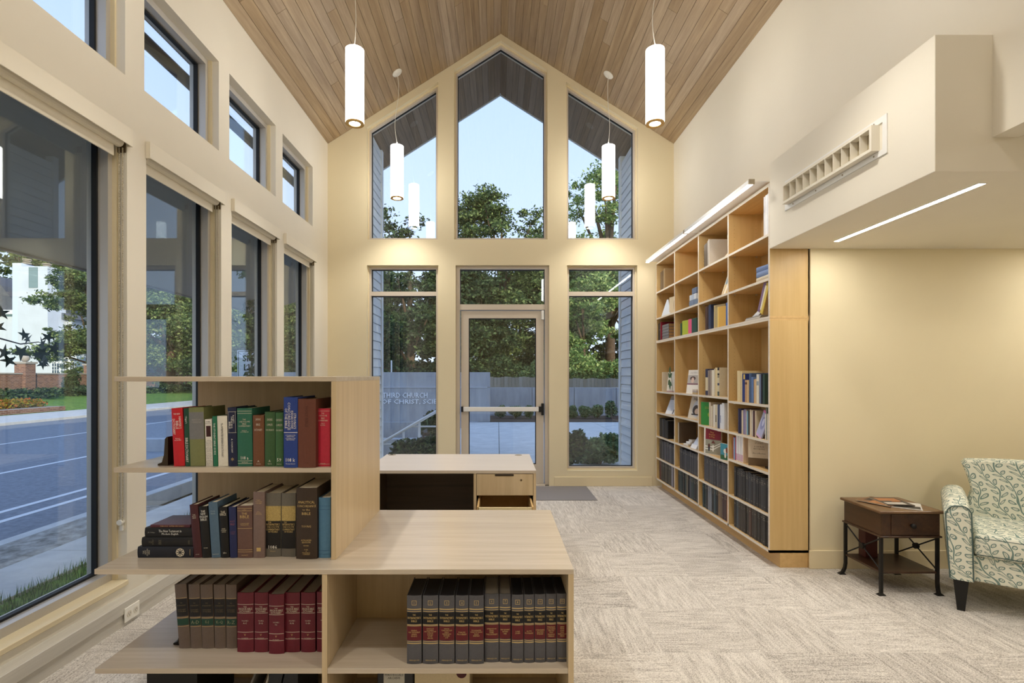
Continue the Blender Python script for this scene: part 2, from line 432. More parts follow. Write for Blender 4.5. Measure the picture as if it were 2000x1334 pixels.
def tube(bm, pts, r, seg=8, cap=True):
    pts = [Vector(p) for p in pts]; rings = []
    rr = r if isinstance(r, (list, tuple)) else [r] * len(pts)
    for i, p in enumerate(pts):
        d = (pts[min(i + 1, len(pts) - 1)] - pts[max(i - 1, 0)]).normalized()
        a = d.orthogonal().normalized() if i == 0 else (a - d * a.dot(d)).normalized()
        b = d.cross(a)
        rings.append([bm.verts.new(p + (a * math.cos(2 * PI * k / seg) + b * math.sin(2 * PI * k / seg)) * rr[i]) for k in range(seg)])
    for A, B in zip(rings, rings[1:]):
        for k in range(seg): bm.faces.new((A[k], A[(k + 1) % seg], B[(k + 1) % seg], B[k]))
    if cap: bm.faces.new(rings[0][::-1]); bm.faces.new(rings[-1])
    return bm
def lathe(bm, prof, seg=24, cx=0, cy=0):
    rings = []
    for r, z in prof:
        rings.append([bm.verts.new((cx + r * math.cos(2 * PI * k / seg), cy + r * math.sin(2 * PI * k / seg), z)) for k in range(seg)] if r > 1e-6 else [bm.verts.new((cx, cy, z))])
    for A, B in zip(rings, rings[1:]):
        for k in range(seg):
            k2 = (k + 1) % seg
            if len(A) == 1 and len(B) == 1: continue
            if len(A) == 1: bm.faces.new((A[0], B[k2], B[k]))
            elif len(B) == 1: bm.faces.new((A[k], A[k2], B[0]))
            else: bm.faces.new((A[k], A[k2], B[k2], B[k]))
    return bm
_tcache = {}
def text_mesh(s, font_shear=0.0, bold=False):
    key = (s, bold)
    if key in _tcache: return _tcache[key]
    cu = bpy.data.curves.new('lettering', 'FONT'); cu.body = s; cu.size = 1.0; cu.resolution_u = 1
    cu.align_x = 'CENTER'; cu.align_y = 'CENTER'; cu.space_line = 1.0
    if bold: cu.offset = 0.02
    o = bpy.data.objects.new('lettering', cu)
    me = bpy.data.meshes.new_from_object(o)
    vs = [v.co.copy() for v in me.vertices]; fs = [tuple(p.vertices) for p in me.polygons]
    bpy.data.objects.remove(o); bpy.data.curves.remove(cu); bpy.data.meshes.remove(me)
    if vs:
        x0 = min(v.x for v in vs); x1 = max(v.x for v in vs); y0 = min(v.y for v in vs); y1 = max(v.y for v in vs)
        vs = [((v.x - (x0 + x1) / 2) / max(x1 - x0, 1e-6), (v.y - (y0 + y1) / 2) / max(y1 - y0, 1e-6)) for v in vs]
        asp = (x1 - x0) / max(y1 - y0, 1e-6)
    else: asp = 1
    _tcache[key] = (vs, fs, asp)
    return _tcache[key]
def text(s, m, w, h, fn, parent, name='lettering', bold=False, stretch=False):
    """flat lettering fitted into w x h; fn maps (a, b) on the plane to a point"""
    vs, fs, asp = text_mesh(s, 0, bold)
    ww = w if stretch else min(w, h * asp)
    hh = h if stretch or ww > h * asp * 0.55 else h
    me = bpy.data.meshes.new(name)
    me.from_pydata([fn(a * ww, b * hh) for a, b in vs], [], fs); me.update()
    return link(name, me, m, parent)
ORD = ['first', 'second', 'third', 'fourth', 'fifth', 'sixth', 'seventh', 'eighth', 'ninth', 'tenth', 'eleventh', 'twelfth', 'thirteenth', 'fourteenth', 'fifteenth', 'sixteenth', 'seventeenth', 'eighteenth', 'nineteenth', 'twentieth']
NUM = ['zero', 'one', 'two', 'three', 'four', 'five', 'six', 'seven', 'eight', 'nine', 'ten', 'eleven', 'twelve']

# ================================================================ THE ROOM
XL, XR, YE, YB = -2.161, 2.24, 6.64, -3.5
RX, RZ, SL = 0.04, 5.749, 0.636
EZ = 4.349
def roofz(x): return RZ - SL * abs(x - RX)
WIN_Y = [(1.135, 2.01), (2.172, 3.045), (3.211, 4.082), (4.242, 5.117), (5.280, 6.157)]
CLE_Y = [(1.125, 2.0), (2.16, 3.03), (3.194, 4.048), (4.206, 5.085), (5.248, 6.10)]
WZ0, WZ1, CZ0, CZ1 = 0.186, 2.80, 3.145, 3.836
holes = [[(a, WZ0), (b, WZ0), (b, WZ1), (a, WZ1)] for a, b in WIN_Y] + [[(a, CZ0), (b, CZ0), (b, CZ1), (a, CZ1)] for a, b in CLE_Y]
struct(obj('wall_left', slab_holes([(YB, -0.02), (YE + 0.2, -0.02), (YE + 0.2, EZ + 0.02), (YB, EZ + 0.02)], holes, lambda a, b, c: (XL - c, a, b), 0.22), WALLW))
# end wall: gable with seven openings
def sl(x, d): return roofz(x) - d
UL = [(-1.663, 3.134), (-0.755, 3.134), (-0.755, 5.137), (-1.663, 4.560)]
UC = [(-0.553, 3.134), (0.633, 3.134), (0.633, 5.287), (0.04, 5.664), (-0.553, 5.287)]
UR = [(0.872, 3.134), (1.781, 3.134), (1.781, 4.560), (0.872, 5.137)]
LL = [(-1.663, 0.196), (-0.755, 0.196), (-0.755, 2.806), (-1.663, 2.806)]
LR = [(0.882, 0.196), (1.777, 0.196), (1.777, 2.806), (0.882, 2.806)]
DC = [(-0.535, -0.02), (0.655, -0.02), (0.655, 2.806), (-0.535, 2.806)]
outer = [(XL - 0.05, -0.02), (-0.535, -0.02), (-0.535, 2.806), (0.655, 2.806), (0.655, -0.02), (XR + 0.12, -0.02), (XR + 0.12, roofz(XR + 0.12)), (RX, RZ), (XL - 0.05, roofz(XL - 0.05))]
struct(obj('wall_end', slab_holes(outer, [UL, UC, UR, LL, LR], lambda a, b, c: (a, YE + c, b), 0.20), WALL))
# right wall with the soffit below it
YS0, YS1, SZ0, SZ1, SX = 2.364, 3.80, 2.325, 2.945, 1.980
struct(obj('wall_right', slab_holes([(YB, 2.48), (YS0, 2.48), (YS0, SZ1), (YS1 + 0.002, SZ1), (YS1 + 0.002, 2.81), (YE, 2.81), (YE, EZ + 0.02), (YB, EZ + 0.02)], [], lambda a, b, c: (XR + c, a, b), 0.12), WALLW))
struct(box('ceiling_soffit', WALLW, SX, 5.2, YS0, YS1 + 0.002, SZ0, SZ1, bev=0.002))
struct(box('wall_right_lower', WALL, 2.276, 2.39, YS1 + 0.12, YE, -0.02, 2.809))
struct(box('wall_alcove', WALL, 2.276, 5.2, YS1, YS1 + 0.12, -0.02, SZ0))
struct(box('ceiling_alcove', WALLW, XR + 0.12, 5.2, YB, YS0, 2.75, 2.85))
struct(box('wall_alcove_side', WALL, 5.2, 5.32, YB, YS1 + 0.12, -0.02, 2.95))
struct(box('wall_back', WALL, XL - 0.22, 5.32, YB - 0.15, YB, -0.02, 2.95))
struct(obj('wall_back_gable', prism(bmesh.new(), [(XL - 0.22, 2.95), (XR + 0.12, 2.95), (XR + 0.12, roofz(XR + 0.12)), (RX, RZ), (XL - 0.22, roofz(XL - 0.22))], 0.15, lambda a, b, c: (a, YB - 0.15 + c, b)), WALL))
# ceiling deck and its planks
def slope_pt(side, s, y, n):
    """s metres down the slope from the ridge, n metres above the plank face"""
    ca = 1 / math.sqrt(1 + SL * SL); sa = SL * ca
    return (RX + side * (s * ca + n * sa), y, RZ - s * sa + n * ca)
ceil = bpy.data.objects.new('ceiling', None); C.objects.link(ceil); struct(ceil)
SLEN = 2.2 * math.sqrt(1 + SL * SL)
for side in (-1, 1):
    bm = bmesh.new()
    for a, b, y0, y1 in ((0.0, SLEN + 0.56, YB - 0.3, 8.08),):
        q = [slope_pt(side, s, y, n) for n in (0.02, 0.16) for s, y in ((a, y0), (b, y0), (b, y1), (a, y1))]
        vs = [bm.verts.new(p) for p in q]
        for f in ((0, 1, 2, 3), (4, 7, 6, 5), (0, 4, 5, 1), (1, 5, 6, 2), (2, 6, 7, 3), (3, 7, 4, 0)): bm.faces.new([vs[i] for i in f])
    bmesh.ops.recalc_face_normals(bm, faces=bm.faces)
    obj('roof_deck', bm, SOFFIT, ceil)
obj('ridge_board', prism(bmesh.new(), [(RX, RZ + 0.003), (RX + 0.14, RZ - 0.05), (RX, RZ + 0.24), (RX - 0.14, RZ - 0.05)], 11.5, lambda a, b, c: (a, -3.45 + c, b)), SOFFIT, ceil)
_pm = {}
def plank(L, w, th, m, gap=0.0025):
    key = (round(L, 3), round(w, 4), m.name)
    if key not in _pm:
        me = bpy.data.meshes.new('plank'); bm = bmesh.new()
        bx(bm, gap / 2, w - gap / 2, 0, L - 0.002, 0, th, 0.0015); bm.normal_update(); bm.to_mesh(me); bm.free(); me.materials.append(m)
        _pm[key] = me
    return _pm[key]
def lay_planks(side, s0, s1, n, y0, y1, m, parent, cuts, th=0.019):
    w = (s1 - s0) / n; ang = math.atan(SL)
    for i in range(n):
        yy = y0
        segs = cuts(i)
        for L in segs:
            o = link('plank', plank(L, w, th, m), None, parent)
            if side > 0:
                o.location = slope_pt(1, s0 + i * w, yy, 0.0); o.rotation_euler = (0, ang, 0)
            else:
                o.location = slope_pt(-1, s0 + (i + 1) * w, yy, 0.0); o.rotation_euler = (0, -ang, 0)
            yy += L
def ceil_cuts(i):
    span = 6.64 - 3.0; k = [0.9, 1.5, 2.2, 1.2, 2.7, 1.8, 0.7, 2.4][(i * 5 + 3) % 8]
    return (3.0 + 3.5, k, span - k) if i % 3 else (3.0 + 3.5 + k, span - k)
for side in (-1, 1):
    lay_planks(side, 0.0, SLEN, 26, YB, YE, CEIL, ceil, ceil_cuts)
# boards of the overhang outside the glass
over = bpy.data.objects.new('ceiling_overhang', None); C.objects.link(over); struct(over)
for side in (-1, 1):
    lay_planks(side, 0.0, SLEN + 0.54, 31, YE + 0.20, 8.07, SOFFIT, over, lambda i: (8.07 - YE - 0.2,))
# fascia boards of the gable
bm = bmesh.new()
for side in (-1, 1):
    q = [slope_pt(side, s, y, n) for n in (-0.012, 0.18) for s, y in ((0, 8.075), (SLEN + 0.56, 8.075), (SLEN + 0.56, 8.10), (0, 8.10))]
    vs = [bm.verts.new(p) for p in q]
    for f in ((0, 1, 2, 3), (4, 7, 6, 5), (0, 4, 5, 1), (1, 5, 6, 2), (2, 6, 7, 3), (3, 7, 4, 0)): bm.faces.new([vs[i] for i in f])
bmesh.ops.recalc_face_normals(bm, faces=bm.faces)
obj('gable_fascia', bm, SIDING, over)
# gutter at the eave
tag(obj('eave_gutter', tube(bmesh.new(), [(-2.73, -3.4, 3.99), (-2.73, 8.0, 3.99)], 0.05, 10), plain('bronze_gutter', srgb(70, 66, 66), 0.5)),
    'dark round gutter running under the roof eave outside the high windows', 'gutter')

# floor and carpet tiles
flo = struct(box('floor', plain('concrete_subfloor', srgb(120, 118, 112), 0.9), XL - 0.2, 5.3, YB - 0.1, YE + 0.2, -0.16, -0.007))
T = 0.5
tile = bpy.data.meshes.new('carpet_tile'); bm = bmesh.new(); bx(bm, -T / 2, T / 2, -T / 2, T / 2, -0.006, 0.0)
bm.to_mesh(tile); bm.free(); tile.materials.append(CARPET)
for i in range(15):
    for j in range(21):
        x = XL + T / 2 + i * T; y = YE - T / 2 - j * T
        if x > 2.3 and y > 3.9: continue
        if x > 5.1 or y < -3.4: continue
        o = link('carpet_tile', tile, None, flo, (x, y, 0))
        o.rotation_euler = (0, 0, (PI / 2) * (((i + j) % 2) if R.random() > 0.35 else R.randint(0, 3)))
tag(box('entrance_mat', MAT_RUG, -1.05, 1.12, 5.86, 6.60, 0.0005, 0.006), 'flat grey entrance mat on the carpet in front of the glass door', 'mat')

# baseboards
def bboard(name, x0, x1, y0, y1, h=0.117):
    return struct(box(name, TRIM, x0, x1, y0, y1, 0.0, h, bev=0.003))
bb = struct(box('baseboard_left', wood('pickled_baseboard', srgb(212, 208, 198), srgb(194, 190, 180), 'Y', 0.5, 90), XL, XL + 0.07, YB, YE, 0.0, 0.065))
obj('top_board', bx(bmesh.new(), XL, XL + 0.078, YB, YE, 0.068, 0.138, 0.003), wood('pickled_baseboard', None, None), bb)
bboard('baseboard_end', XL + 0.08, -1.70 + 1.12, YE - 0.016, YE)
bboard('baseboard_end', 0.72, 1.96, YE - 0.016, YE)
bboard('baseboard_alcove', 2.262, 5.2, YS1 - 0.016, YS1, 0.133)
bboard('baseboard_alcove_side', 5.184, 5.2, YB, YS1 - 0.016, 0.133)

# ---------------------------------------------------------------- windows of the side wall
def rect_frame(bm, a0, a1, b0, b1, w, fn, c0, c1, sides='lrtb'):
    for nm, q in (('l', (a0, a0 + w, b0, b1)), ('r', (a1 - w, a1, b0, b1)), ('b', (a0 + w, a1 - w, b0, b0 + w)), ('t', (a0 + w, a1 - w, b1 - w, b1))):
        if nm not in sides: continue
        vs = [bm.verts.new(fn(a, b, c)) for c in (c0, c1) for a, b in ((q[0], q[2]), (q[1], q[2]), (q[1], q[3]), (q[0], q[3]))]
        for f in ((0, 1, 2, 3), (4, 7, 6, 5), (0, 4, 5, 1), (1, 5, 6, 2), (2, 6, 7, 3), (3, 7, 4, 0)): bm.faces.new([vs[i] for i in f])
    bmesh.ops.recalc_face_normals(bm, faces=bm.faces)
    return bm
wn = [0]
def side_window(y0, y1, z0, z1, lower):
    wn[0] += 1
    w = bpy.data.objects.new('window_%d' % wn[0], None); C.objects.link(w); struct(w)
    F = lambda a, b, c: (XL - c, a, b)
    zb = z0 + (0.028 if lower else 0.0)
    obj('window_frame', rect_frame(bmesh.new(), y0, y1, zb, z1, 0.045, F, 0.078, 0.20), ALU, w)
    obj('gasket', rect_frame(bmesh.new(), y0 + 0.045, y1 - 0.045, zb + 0.045, z1 - 0.045, 0.012, F, 0.135, 0.165), GASKET, w)
    box('pane', GLASS, XL - 0.158, XL - 0.152, y0 + 0.05, y1 - 0.05, zb + 0.05, z1 - 0.05, w)
    if lower:
        box('window_sill', TRIM, XL - 0.21, XL + 0.012, y0 + 0.001, y1 - 0.001, z0, z0 + 0.028, w, 0.003)
    obj('jamb_bead', rect_frame(bmesh.new(), y0, y1, z0 + 0.03, z1, 0.012, F, 0.052, 0.078, 'lr'), TRIM, w)
for a, b in WIN_Y: side_window(a, b, WZ0, WZ1, True)
for a, b in CLE_Y: side_window(a, b, CZ0, CZ1, False)
shade_names = ['over the tall window behind the camera side', 'over the near tall window, chain beside its frame', 'over the second tall window along the street wall',
               'over the third tall window along the street wall', 'over the tall window beside the end wall']
for i, (a, b) in enumerate(WIN_Y):
    t = thing('roller_shade', 'rolled-up cream roller shade with flat valance ' + shade_names[i], 'blind', (XL, (a + b) / 2, 0), 0, 'roller shades on the street wall')
    h = (b - a) / 2
    box('valance', VALANCE, 0.024, 0.030, -h - 0.008, h + 0.008, 2.736, 2.837, t, 0.001)
    box('valance_return', VALANCE, 0.001, 0.024, -h - 0.008, -h, 2.736, 2.837, t); box('valance_return', VALANCE, 0.001, 0.024, h, h + 0.008, 2.736, 2.837, t)
    bm = bmesh.new(); tube(bm, [(-0.032, -h + 0.02, 2.755), (-0.032, h - 0.02, 2.755)], 0.030, 16)
    obj('fabric_roll', bm, VALANCE, t, smooth=False)
    box('hem_bar', VALANCE, -0.050, -0.042, -h + 0.015, h - 0.045, 2.665, 2.77, t, 0.002)
    bm = bmesh.new()
    zz = 2.72
    while zz > 0.56:
        for yy, xx in ((h - 0.014, -0.016), (h - 0.014, -0.036)):
            bmesh.ops.create_icosphere(bm, subdivisions=0, radius=0.0048, matrix=Matrix.Translation((xx, yy, zz)))
        zz -= 0.0095
    o = obj('bead_chain', bm, CHAIN, t); o['kind'] = 'stuff'
    bm = bmesh.new(); tube(bm, [(-0.028, h - 0.026, 0.55), (-0.028, h - 0.001, 0.55)], 0.016, 12)
    bx(bm, -0.036, -0.018, h - 0.012, h - 0.001, 0.50, 0.55)
    obj('chain_tensioner', bm, WHITE, t)
    bm = bmesh.new(); bx(bm, -0.06, -0.005, h - 0.006, h - 0.001, 2.70, 2.79)
    obj('bracket', bm, plain('bronze_bracket', srgb(96, 80, 58), 0.5), t)

# outlet
t = thing('power_outlet', 'almond double power outlet plate on the street wall baseboard', 'outlet', (XL + 0.078, 2.97, 0.06))
box('cover_plate', WHITE, 0, 0.006, -0.06, 0.06, -0.04, 0.040, t, 0.002)
for s in (-1, 1):
    f = obj('receptacle', tube(bmesh.new(), [(0.006, s * 0.026, 0), (0.0085, s * 0.026, 0)], 0.018, 16), plain('outlet_face', srgb(220, 214, 200), 0.5), t)
    bm = bmesh.new(); bx(bm, 0.0085, 0.009, s * 0.026 - 0.008, s * 0.026 - 0.006, -0.002, 0.008); bx(bm, 0.0085, 0.009, s * 0.026 + 0.006, s * 0.026 + 0.008, -0.002, 0.008)
    bx(bm, 0.0085, 0.009, s * 0.026 - 0.002, s * 0.026 + 0.002, -0.010, -0.006)
    obj('slot', bm, INKK, f)

# ---------------------------------------------------------------- windows and door of the end wall
def inset(poly, d):
    """shrink a convex ccw polygon by d"""
    n = len(poly); out = []
    for i in range(n):
        p0, p1, p2 = Vector(poly[i - 1]), Vector(poly[i]), Vector(poly[(i + 1) % n])
        e1 = (p1 - p0).normalized(); e2 = (p2 - p1).normalized()
        n1 = Vector((-e1.y, e1.x)); n2 = Vector((-e2.y, e2.x))
        k = d / (1 + n1.dot(n2)); q = p1 + (n1 + n2) * k
        out.append((q.x, q.y))
    return out
def poly_frame(poly, w, y0, y1):
    return slab_holes(poly, [inset(poly, w)], lambda a, b, c: (a, y0 + c, b), y1 - y0)
def end_window(poly, mull=None):
    wn[0] += 1
    w = bpy.data.objects.new('window_%d' % wn[0], None); C.objects.link(w); struct(w)
    obj('window_frame', poly_frame(poly, 0.036, YE + 0.075, YE + 0.19), ALUW, w)
    obj('stop_bead', poly_frame(poly, 0.014, YE + 0.055, YE + 0.075), TRIM, w)
    gi = inset(poly, 0.036)
    if mull is None: cells = [gi]
    else:
        x0, x1 = gi[0][0], gi[1][0]
        box('mullion', ALUW, x0, x1, YE + 0.075, YE + 0.18, mull[0], mull[1], w)
        cells = [[(x0, gi[0][1]), (x1, gi[0][1]), (x1, mull[0]), (x0, mull[0])], [(x0, mull[1]), (x1, mull[1]), (x1, gi[2][1]), (x0, gi[2][1])]]
    for cpoly in cells:
        obj('gasket', poly_frame(cpoly, 0.008, YE + 0.12, YE + 0.146), GASKET, w)
        obj('pane', prism(bmesh.new(), inset(cpoly, 0.004), 0.006, lambda a, b, c: (a, YE + 0.13 + c, b)), GLASS, w)
    return w
for p in (UL, UC, UR): end_window(p)
for p in (LL, LR): end_window(p, (2.428, 2.482))
# door unit
d = bpy.data.objects.new('door_1', None); C.objects.link(d); struct(d)
x0, x1 = -0.535, 0.655
bm = bmesh.new()
bx(bm, x0, x0 + 0.05, YE + 0.06, YE + 0.18, 0.0, 2.806); bx(bm, x1 - 0.05, x1, YE + 0.06, YE + 0.18, 0.0, 2.806)
bx(bm, x0 + 0.05, x1 - 0.05, YE + 0.06, YE + 0.18, 2.77, 2.806); bx(bm, x0 + 0.05, x1 - 0.05, YE + 0.05, YE + 0.18, 2.245, 2.315)
obj('door_frame', bm, ALUW, d)
box('threshold', ALUW, x0 + 0.05, x1 - 0.05, YE + 0.0, YE + 0.18, 0.0, 0.012, d)
tp = [(x0 + 0.05, 2.315), (x1 - 0.05, 2.315), (x1 - 0.05, 2.77), (x0 + 0.05, 2.77)]
obj('gasket', poly_frame(tp, 0.008, YE + 0.12, YE + 0.146), GASKET, d)
obj('pane', prism(bmesh.new(), inset(tp, 0.004), 0.006, lambda a, b, c: (a, YE + 0.13 + c, b)), GLASS, d)
leaf = [(-0.470, 0.014), (0.592, 0.014), (0.592, 2.235), (-0.470, 2.235)]
gl = [(-0.372, 0.262), (0.494, 0.262), (0.494, 2.140), (-0.372, 2.140)]
lf = obj('door_leaf', slab_holes(leaf, [gl], lambda a, b, c: (a, YE + 0.075 + c, b), 0.045), ALUW, d)
obj('gasket', poly_frame(gl, 0.010, YE + 0.085, YE + 0.11), GASKET, lf)
obj('pane', prism(bmesh.new(), inset(gl, 0.004), 0.006, lambda a, b, c: (a, YE + 0.094 + c, b)), GLASS, lf)
ZB = 0.972
box('push_bar', WMETAL, -0.44, 0.525, YE + 0.028, YE + 0.062, ZB - 0.028, ZB + 0.028, lf, 0.004)
box('bar_end_cap', BLACK, -0.468, -0.44, YE + 0.026, YE + 0.072, ZB - 0.034, ZB + 0.034, lf, 0.003)
bm = bmesh.new(); bx(bm, 0.525, 0.592, YE + 0.024, YE + 0.072, ZB - 0.034, ZB + 0.034, 0.003); bx(bm, 0.560, 0.592, YE + 0.02, YE + 0.072, ZB - 0.075, ZB + 0.075, 0.003)
obj('latch_case', bm, BLACK, lf)
box('closer_arm', WMETAL, 0.560, 0.592, YE + 0.04, YE + 0.074, 2.12, 2.235, lf, 0.003)

# ---------------------------------------------------------------- lights of the room
SHADE = emis('glowing_opal_shade', (1.0, 0.95, 0.86, 1), 6.8)
LENS = emis('lamp_lens', (1.0, 0.88, 0.68, 1), 14.0)
STRIP = emis('linear_diffuser', (1.0, 0.95, 0.86, 1), 44.0)
TASK = emis('task_light_diffuser', (1.0, 0.96, 0.90, 1), 9.0)
RING = plain('brass_tint_rim', srgb(200, 160, 90), 0.4)
def pendant(x, y, where, kink=0.03, seen=True):
    t = thing('pendant_lamp', where, 'pendant lamp', (x, y, 3.485), 0, 'cylinder pendants under the sloped ceiling')
    L = 0.62; r = 0.075
    cz = roofz(x) - 3.485
    bm = bmesh.new(); lathe(bm, [(r, 0.012), (r, L - 0.004), (r - 0.006, L), (0.0, L)], 32)
    obj('shade', bm, SHADE, t, smooth=False)
    bm = bmesh.new(); lathe(bm, [(r - 0.001, 0.012), (r, 0.0), (0.046, 0.002), (0.046, 0.012)], 32)
    obj('rim', bm, RING, t)
    bm = bmesh.new(); lathe(bm, [(0.046, 0.006), (0.0, 0.004)], 32)
    obj('lens', bm, LENS, t)
    bm = bmesh.new(); tube(bm, [(0, 0, L - 0.002), (0, 0, L + 0.045)], 0.008, 8)
    obj('strain_relief', bm, WHITE, t)
    n = 14; pts = []
    for i in range(n + 1):
        f = i / n; zz = L + 0.04 + f * (cz - L - 0.055)
        pts.append((kink * math.sin(f * PI * 1.9) * (1 - 0.4 * f), kink * 0.3 * math.sin(f * 5), zz))
    obj('cord', tube(bmesh.new(), pts, 0.0032, 6), WHITE, t)
    bm = bmesh.new(); lathe(bm, [(0.0, -0.022), (0.030, -0.022), (0.062, -0.006), (0.062, 0.0), (0.0, 0.0)], 28)
    sp = bpy.data.lights.new('lamp_downlight', 'SPOT'); sp.energy = 40.0; sp.color = (1.0, 0.95, 0.86); sp.spot_size = math.radians(125); sp.spot_blend = 0.8; sp.shadow_soft_size = 0.045
    so = bpy.data.objects.new('lamp_downlight', sp); C.objects.link(so); so.parent = t; so.location = (0, 0, -0.003)
    sgn = -1 if x > RX else 1
    cn = obj('canopy', bm, WHITE, t); cn.location = (0, 0, cz); cn.rotation_euler = (0, -sgn * math.atan(SL), 0)
PY = [6.15, 4.33, 2.51, 0.69, -1.13]
for i, y in enumerate(PY):
    pl = ['closest to the glazed end wall', 'second from the end wall', 'third from the end wall', 'fourth from the end wall', 'fifth from the end wall']
    pendant(-1.185, y, 'white cylinder pendant on the street-window side, ' + pl[i], -0.026 if i % 2 == 0 else 0.010)
    pendant(1.305, y, 'white cylinder pendant on the bookcase side, ' + pl[i], 0.016 if i % 2 == 0 else -0.028)
# recessed strip in the soffit underside
t = thing('linear_light', 'recessed warm linear light slot in the soffit above the alcove', 'light', (2.33, 3.05, SZ0))
box('diffuser', STRIP, -0.016, 0.016, -0.54, 0.54, -0.0015, 0.001, t)
bm = bmesh.new(); rect_frame(bm, -0.022, 0.022, -0.546, 0.546, 0.006, lambda a, b, c: (a, b, c), -0.002, 0.0015)
obj('trim', bm, WMETAL, t)
t = thing('linear_light', 'second recessed linear light inside the alcove behind the armchair', 'light', (4.1, 3.0, SZ0))
box('diffuser', STRIP, -0.02, 0.02, -0.54, 0.54, -0.0015, 0.001, t)
# unseen ceiling lamps added to brighten the alcove
for i, (x, y) in enumerate(((3.6, 1.2), (3.6, -1.2))):
    t = thing('alcove_fill_lamp', 'unseen round lamp added to brighten the alcove, %s row' % ('first' if i == 0 else 'second'), 'light', (x, y, 2.75))
    bm = bmesh.new(); lathe(bm, [(0.0, -0.004), (0.10, -0.004)], 24); obj('lens', bm, emis('fill_lamp_lens', (1, 0.92, 0.78, 1), 60), t)
    bm = bmesh.new(); lathe(bm, [(0.10, -0.004), (0.12, -0.006), (0.125, 0.0)], 24); obj('trim_ring', bm, WMETAL, t)
# shelf-top task lights over the wall bookcase
for i, (ya, yb) in enumerate(((5.19, 6.52), (3.84, 5.17))):
    t = thing('task_light', ('white shelf-top strip light over the two bookcase bays by the end wall', 'white shelf-top strip light over the two bookcase bays by the alcove')[i], 'light', (1.985, (ya + yb) / 2, 2.806), 0, 'bookcase task lights')
    h = (yb - ya) / 2
    box('light_panel', WMETAL, -0.10, 0.02, -h, h, 0.018, 0.026, t)
    box('housing', WMETAL, -0.140, -0.100, -h, h, 0.006, 0.036, t, 0.002)
    box('diffuser', TASK, -0.137, -0.103, -h + 0.01, h - 0.01, 0.003, 0.0062, t)
    bm = bmesh.new()
    for s in (-1, 1): bx(bm, -0.142, -0.098, s * h - 0.008, s * h + 0.004, 0.002, 0.038)
    obj('end_cap', bm, plain('nickel_cap', srgb(178, 166, 144), 0.4, 0.5, 0.4), t)
# air grille on the soffit face
t = thing('air_grille', 'white rectangular air supply grille with upright vanes on soffit face', 'air vent', (SX, 3.12, 2.633))
bm = bmesh.new(); rect_frame(bm, -0.47, 0.47, -0.100, 0.100, 0.030, lambda a, b, c: (-c, a, b), 0.0, 0.006); obj('flange', bm, WMETAL, t)
bm = bmesh.new(); rect_frame(bm, -0.415, 0.435, -0.068, 0.066, 0.016, lambda a, b, c: (-c, a, b), 0.0, 0.045)
obj('housing', bm, WALLW, t)
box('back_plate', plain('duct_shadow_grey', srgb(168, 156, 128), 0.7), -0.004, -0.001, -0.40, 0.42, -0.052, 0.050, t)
for k in range(10):
    yy = -0.399 + (k + 1) * 0.818 / 11
    box('vane', WALLW, -0.043, -0.004, yy - 0.002, yy + 0.002, -0.052, 0.050, t)
for yy in (-0.38, -0.13, 0.12, 0.37):
    for zz in (-0.084, 0.084):
        o = obj('screw', tube(bmesh.new(), [(-0.006, yy, zz), (-0.008, yy, zz)], 0.005, 8), plain('screw_steel', srgb(150, 140, 120), 0.4, 0.5, 0.6), t)

# ================================================================ BOOKS
_cols = {}
def cover(rgb, rough=0.5):
    k = 'cover_%d_%d_%d' % tuple(rgb)
    return plain(k, srgb(*rgb), rough, 0.4, var=0.05, scale=120, bump=0.06)
_bm = {}
def spine_y(x, w, bulge):
    return -bulge * (1 - (2 * x / w) ** 2)
def cover_mesh(w, d, h, bulge, m):
    key = ('c', round(w, 3), round(d, 3), round(h, 3), bulge, m.name)
    if key not in _bm:
        t = 0.0028; N = 6 if bulge > 0 else 1
        outer = [(-w / 2 + w * i / N, spine_y(-w / 2 + w * i / N, w, bulge)) for i in range(N + 1)]
        inner = [(w / 2 - t, d), (w / 2 - t, t)] + ([(0, t - bulge * 0.7)] if bulge else []) + [(-w / 2 + t, t), (-w / 2 + t, d), (-w / 2, d)]
        bm = prism(bmesh.new(), outer + [(w / 2, d)] + inner, h, lambda a, b, c: (a, b, c))
        me = bpy.data.meshes.new('cover'); bm.normal_update(); bm.to_mesh(me); bm.free(); me.materials.append(m); _bm[key] = me
    return _bm[key]
def page_mesh(w, d, h, m):
    key = ('p', round(w, 3), round(d, 3), round(h, 3), m.name)
    if key not in _bm:
        bm = bmesh.new(); bx(bm, -w / 2 + 0.003, w / 2 - 0.003, 0.002, d - 0.004, 0.003, h - 0.004)
        me = bpy.data.meshes.new('pages'); bm.normal_update(); bm.to_mesh(me); bm.free(); me.materials.append(m); _bm[key] = me
    return _bm[key]
def band_mesh(w, bulge, z0, z1, m, x0=None, x1=None):
    key = ('b', round(w, 3), bulge, round(z0, 4), round(z1, 4), m.name, x0, x1)
    if key not in _bm:
        bm = bmesh.new(); N = 6; e = 0.0004
        a0 = -w / 2 + 0.0005 if x0 is None else x0; a1 = w / 2 - 0.0005 if x1 is None else x1
        xs = [a0 + (a1 - a0) * i / N for i in range(N + 1)]
        f = [[bm.verts.new((x, spine_y(x, w, bulge) - e, z)) for x in xs] for z in (z0, z1)]
        for i in range(N): bm.faces.new((f[0][i], f[0][i + 1], f[1][i + 1], f[1][i]))
        g = [[bm.verts.new((x, spine_y(x, w, bulge) + 0.001, z)) for x in xs] for z in (z0, z1)]
        for j in (0, 1):
            for i in range(N):
                q = (f[j][i], f[j][i + 1], g[j][i + 1], g[j][i]); bm.faces.new(q if j else q[::-1])
        me = bpy.data.meshes.new('band'); bm.normal_update(); bm.to_mesh(me); bm.free(); me.materials.append(m); _bm[key] = me
    return _bm[key]
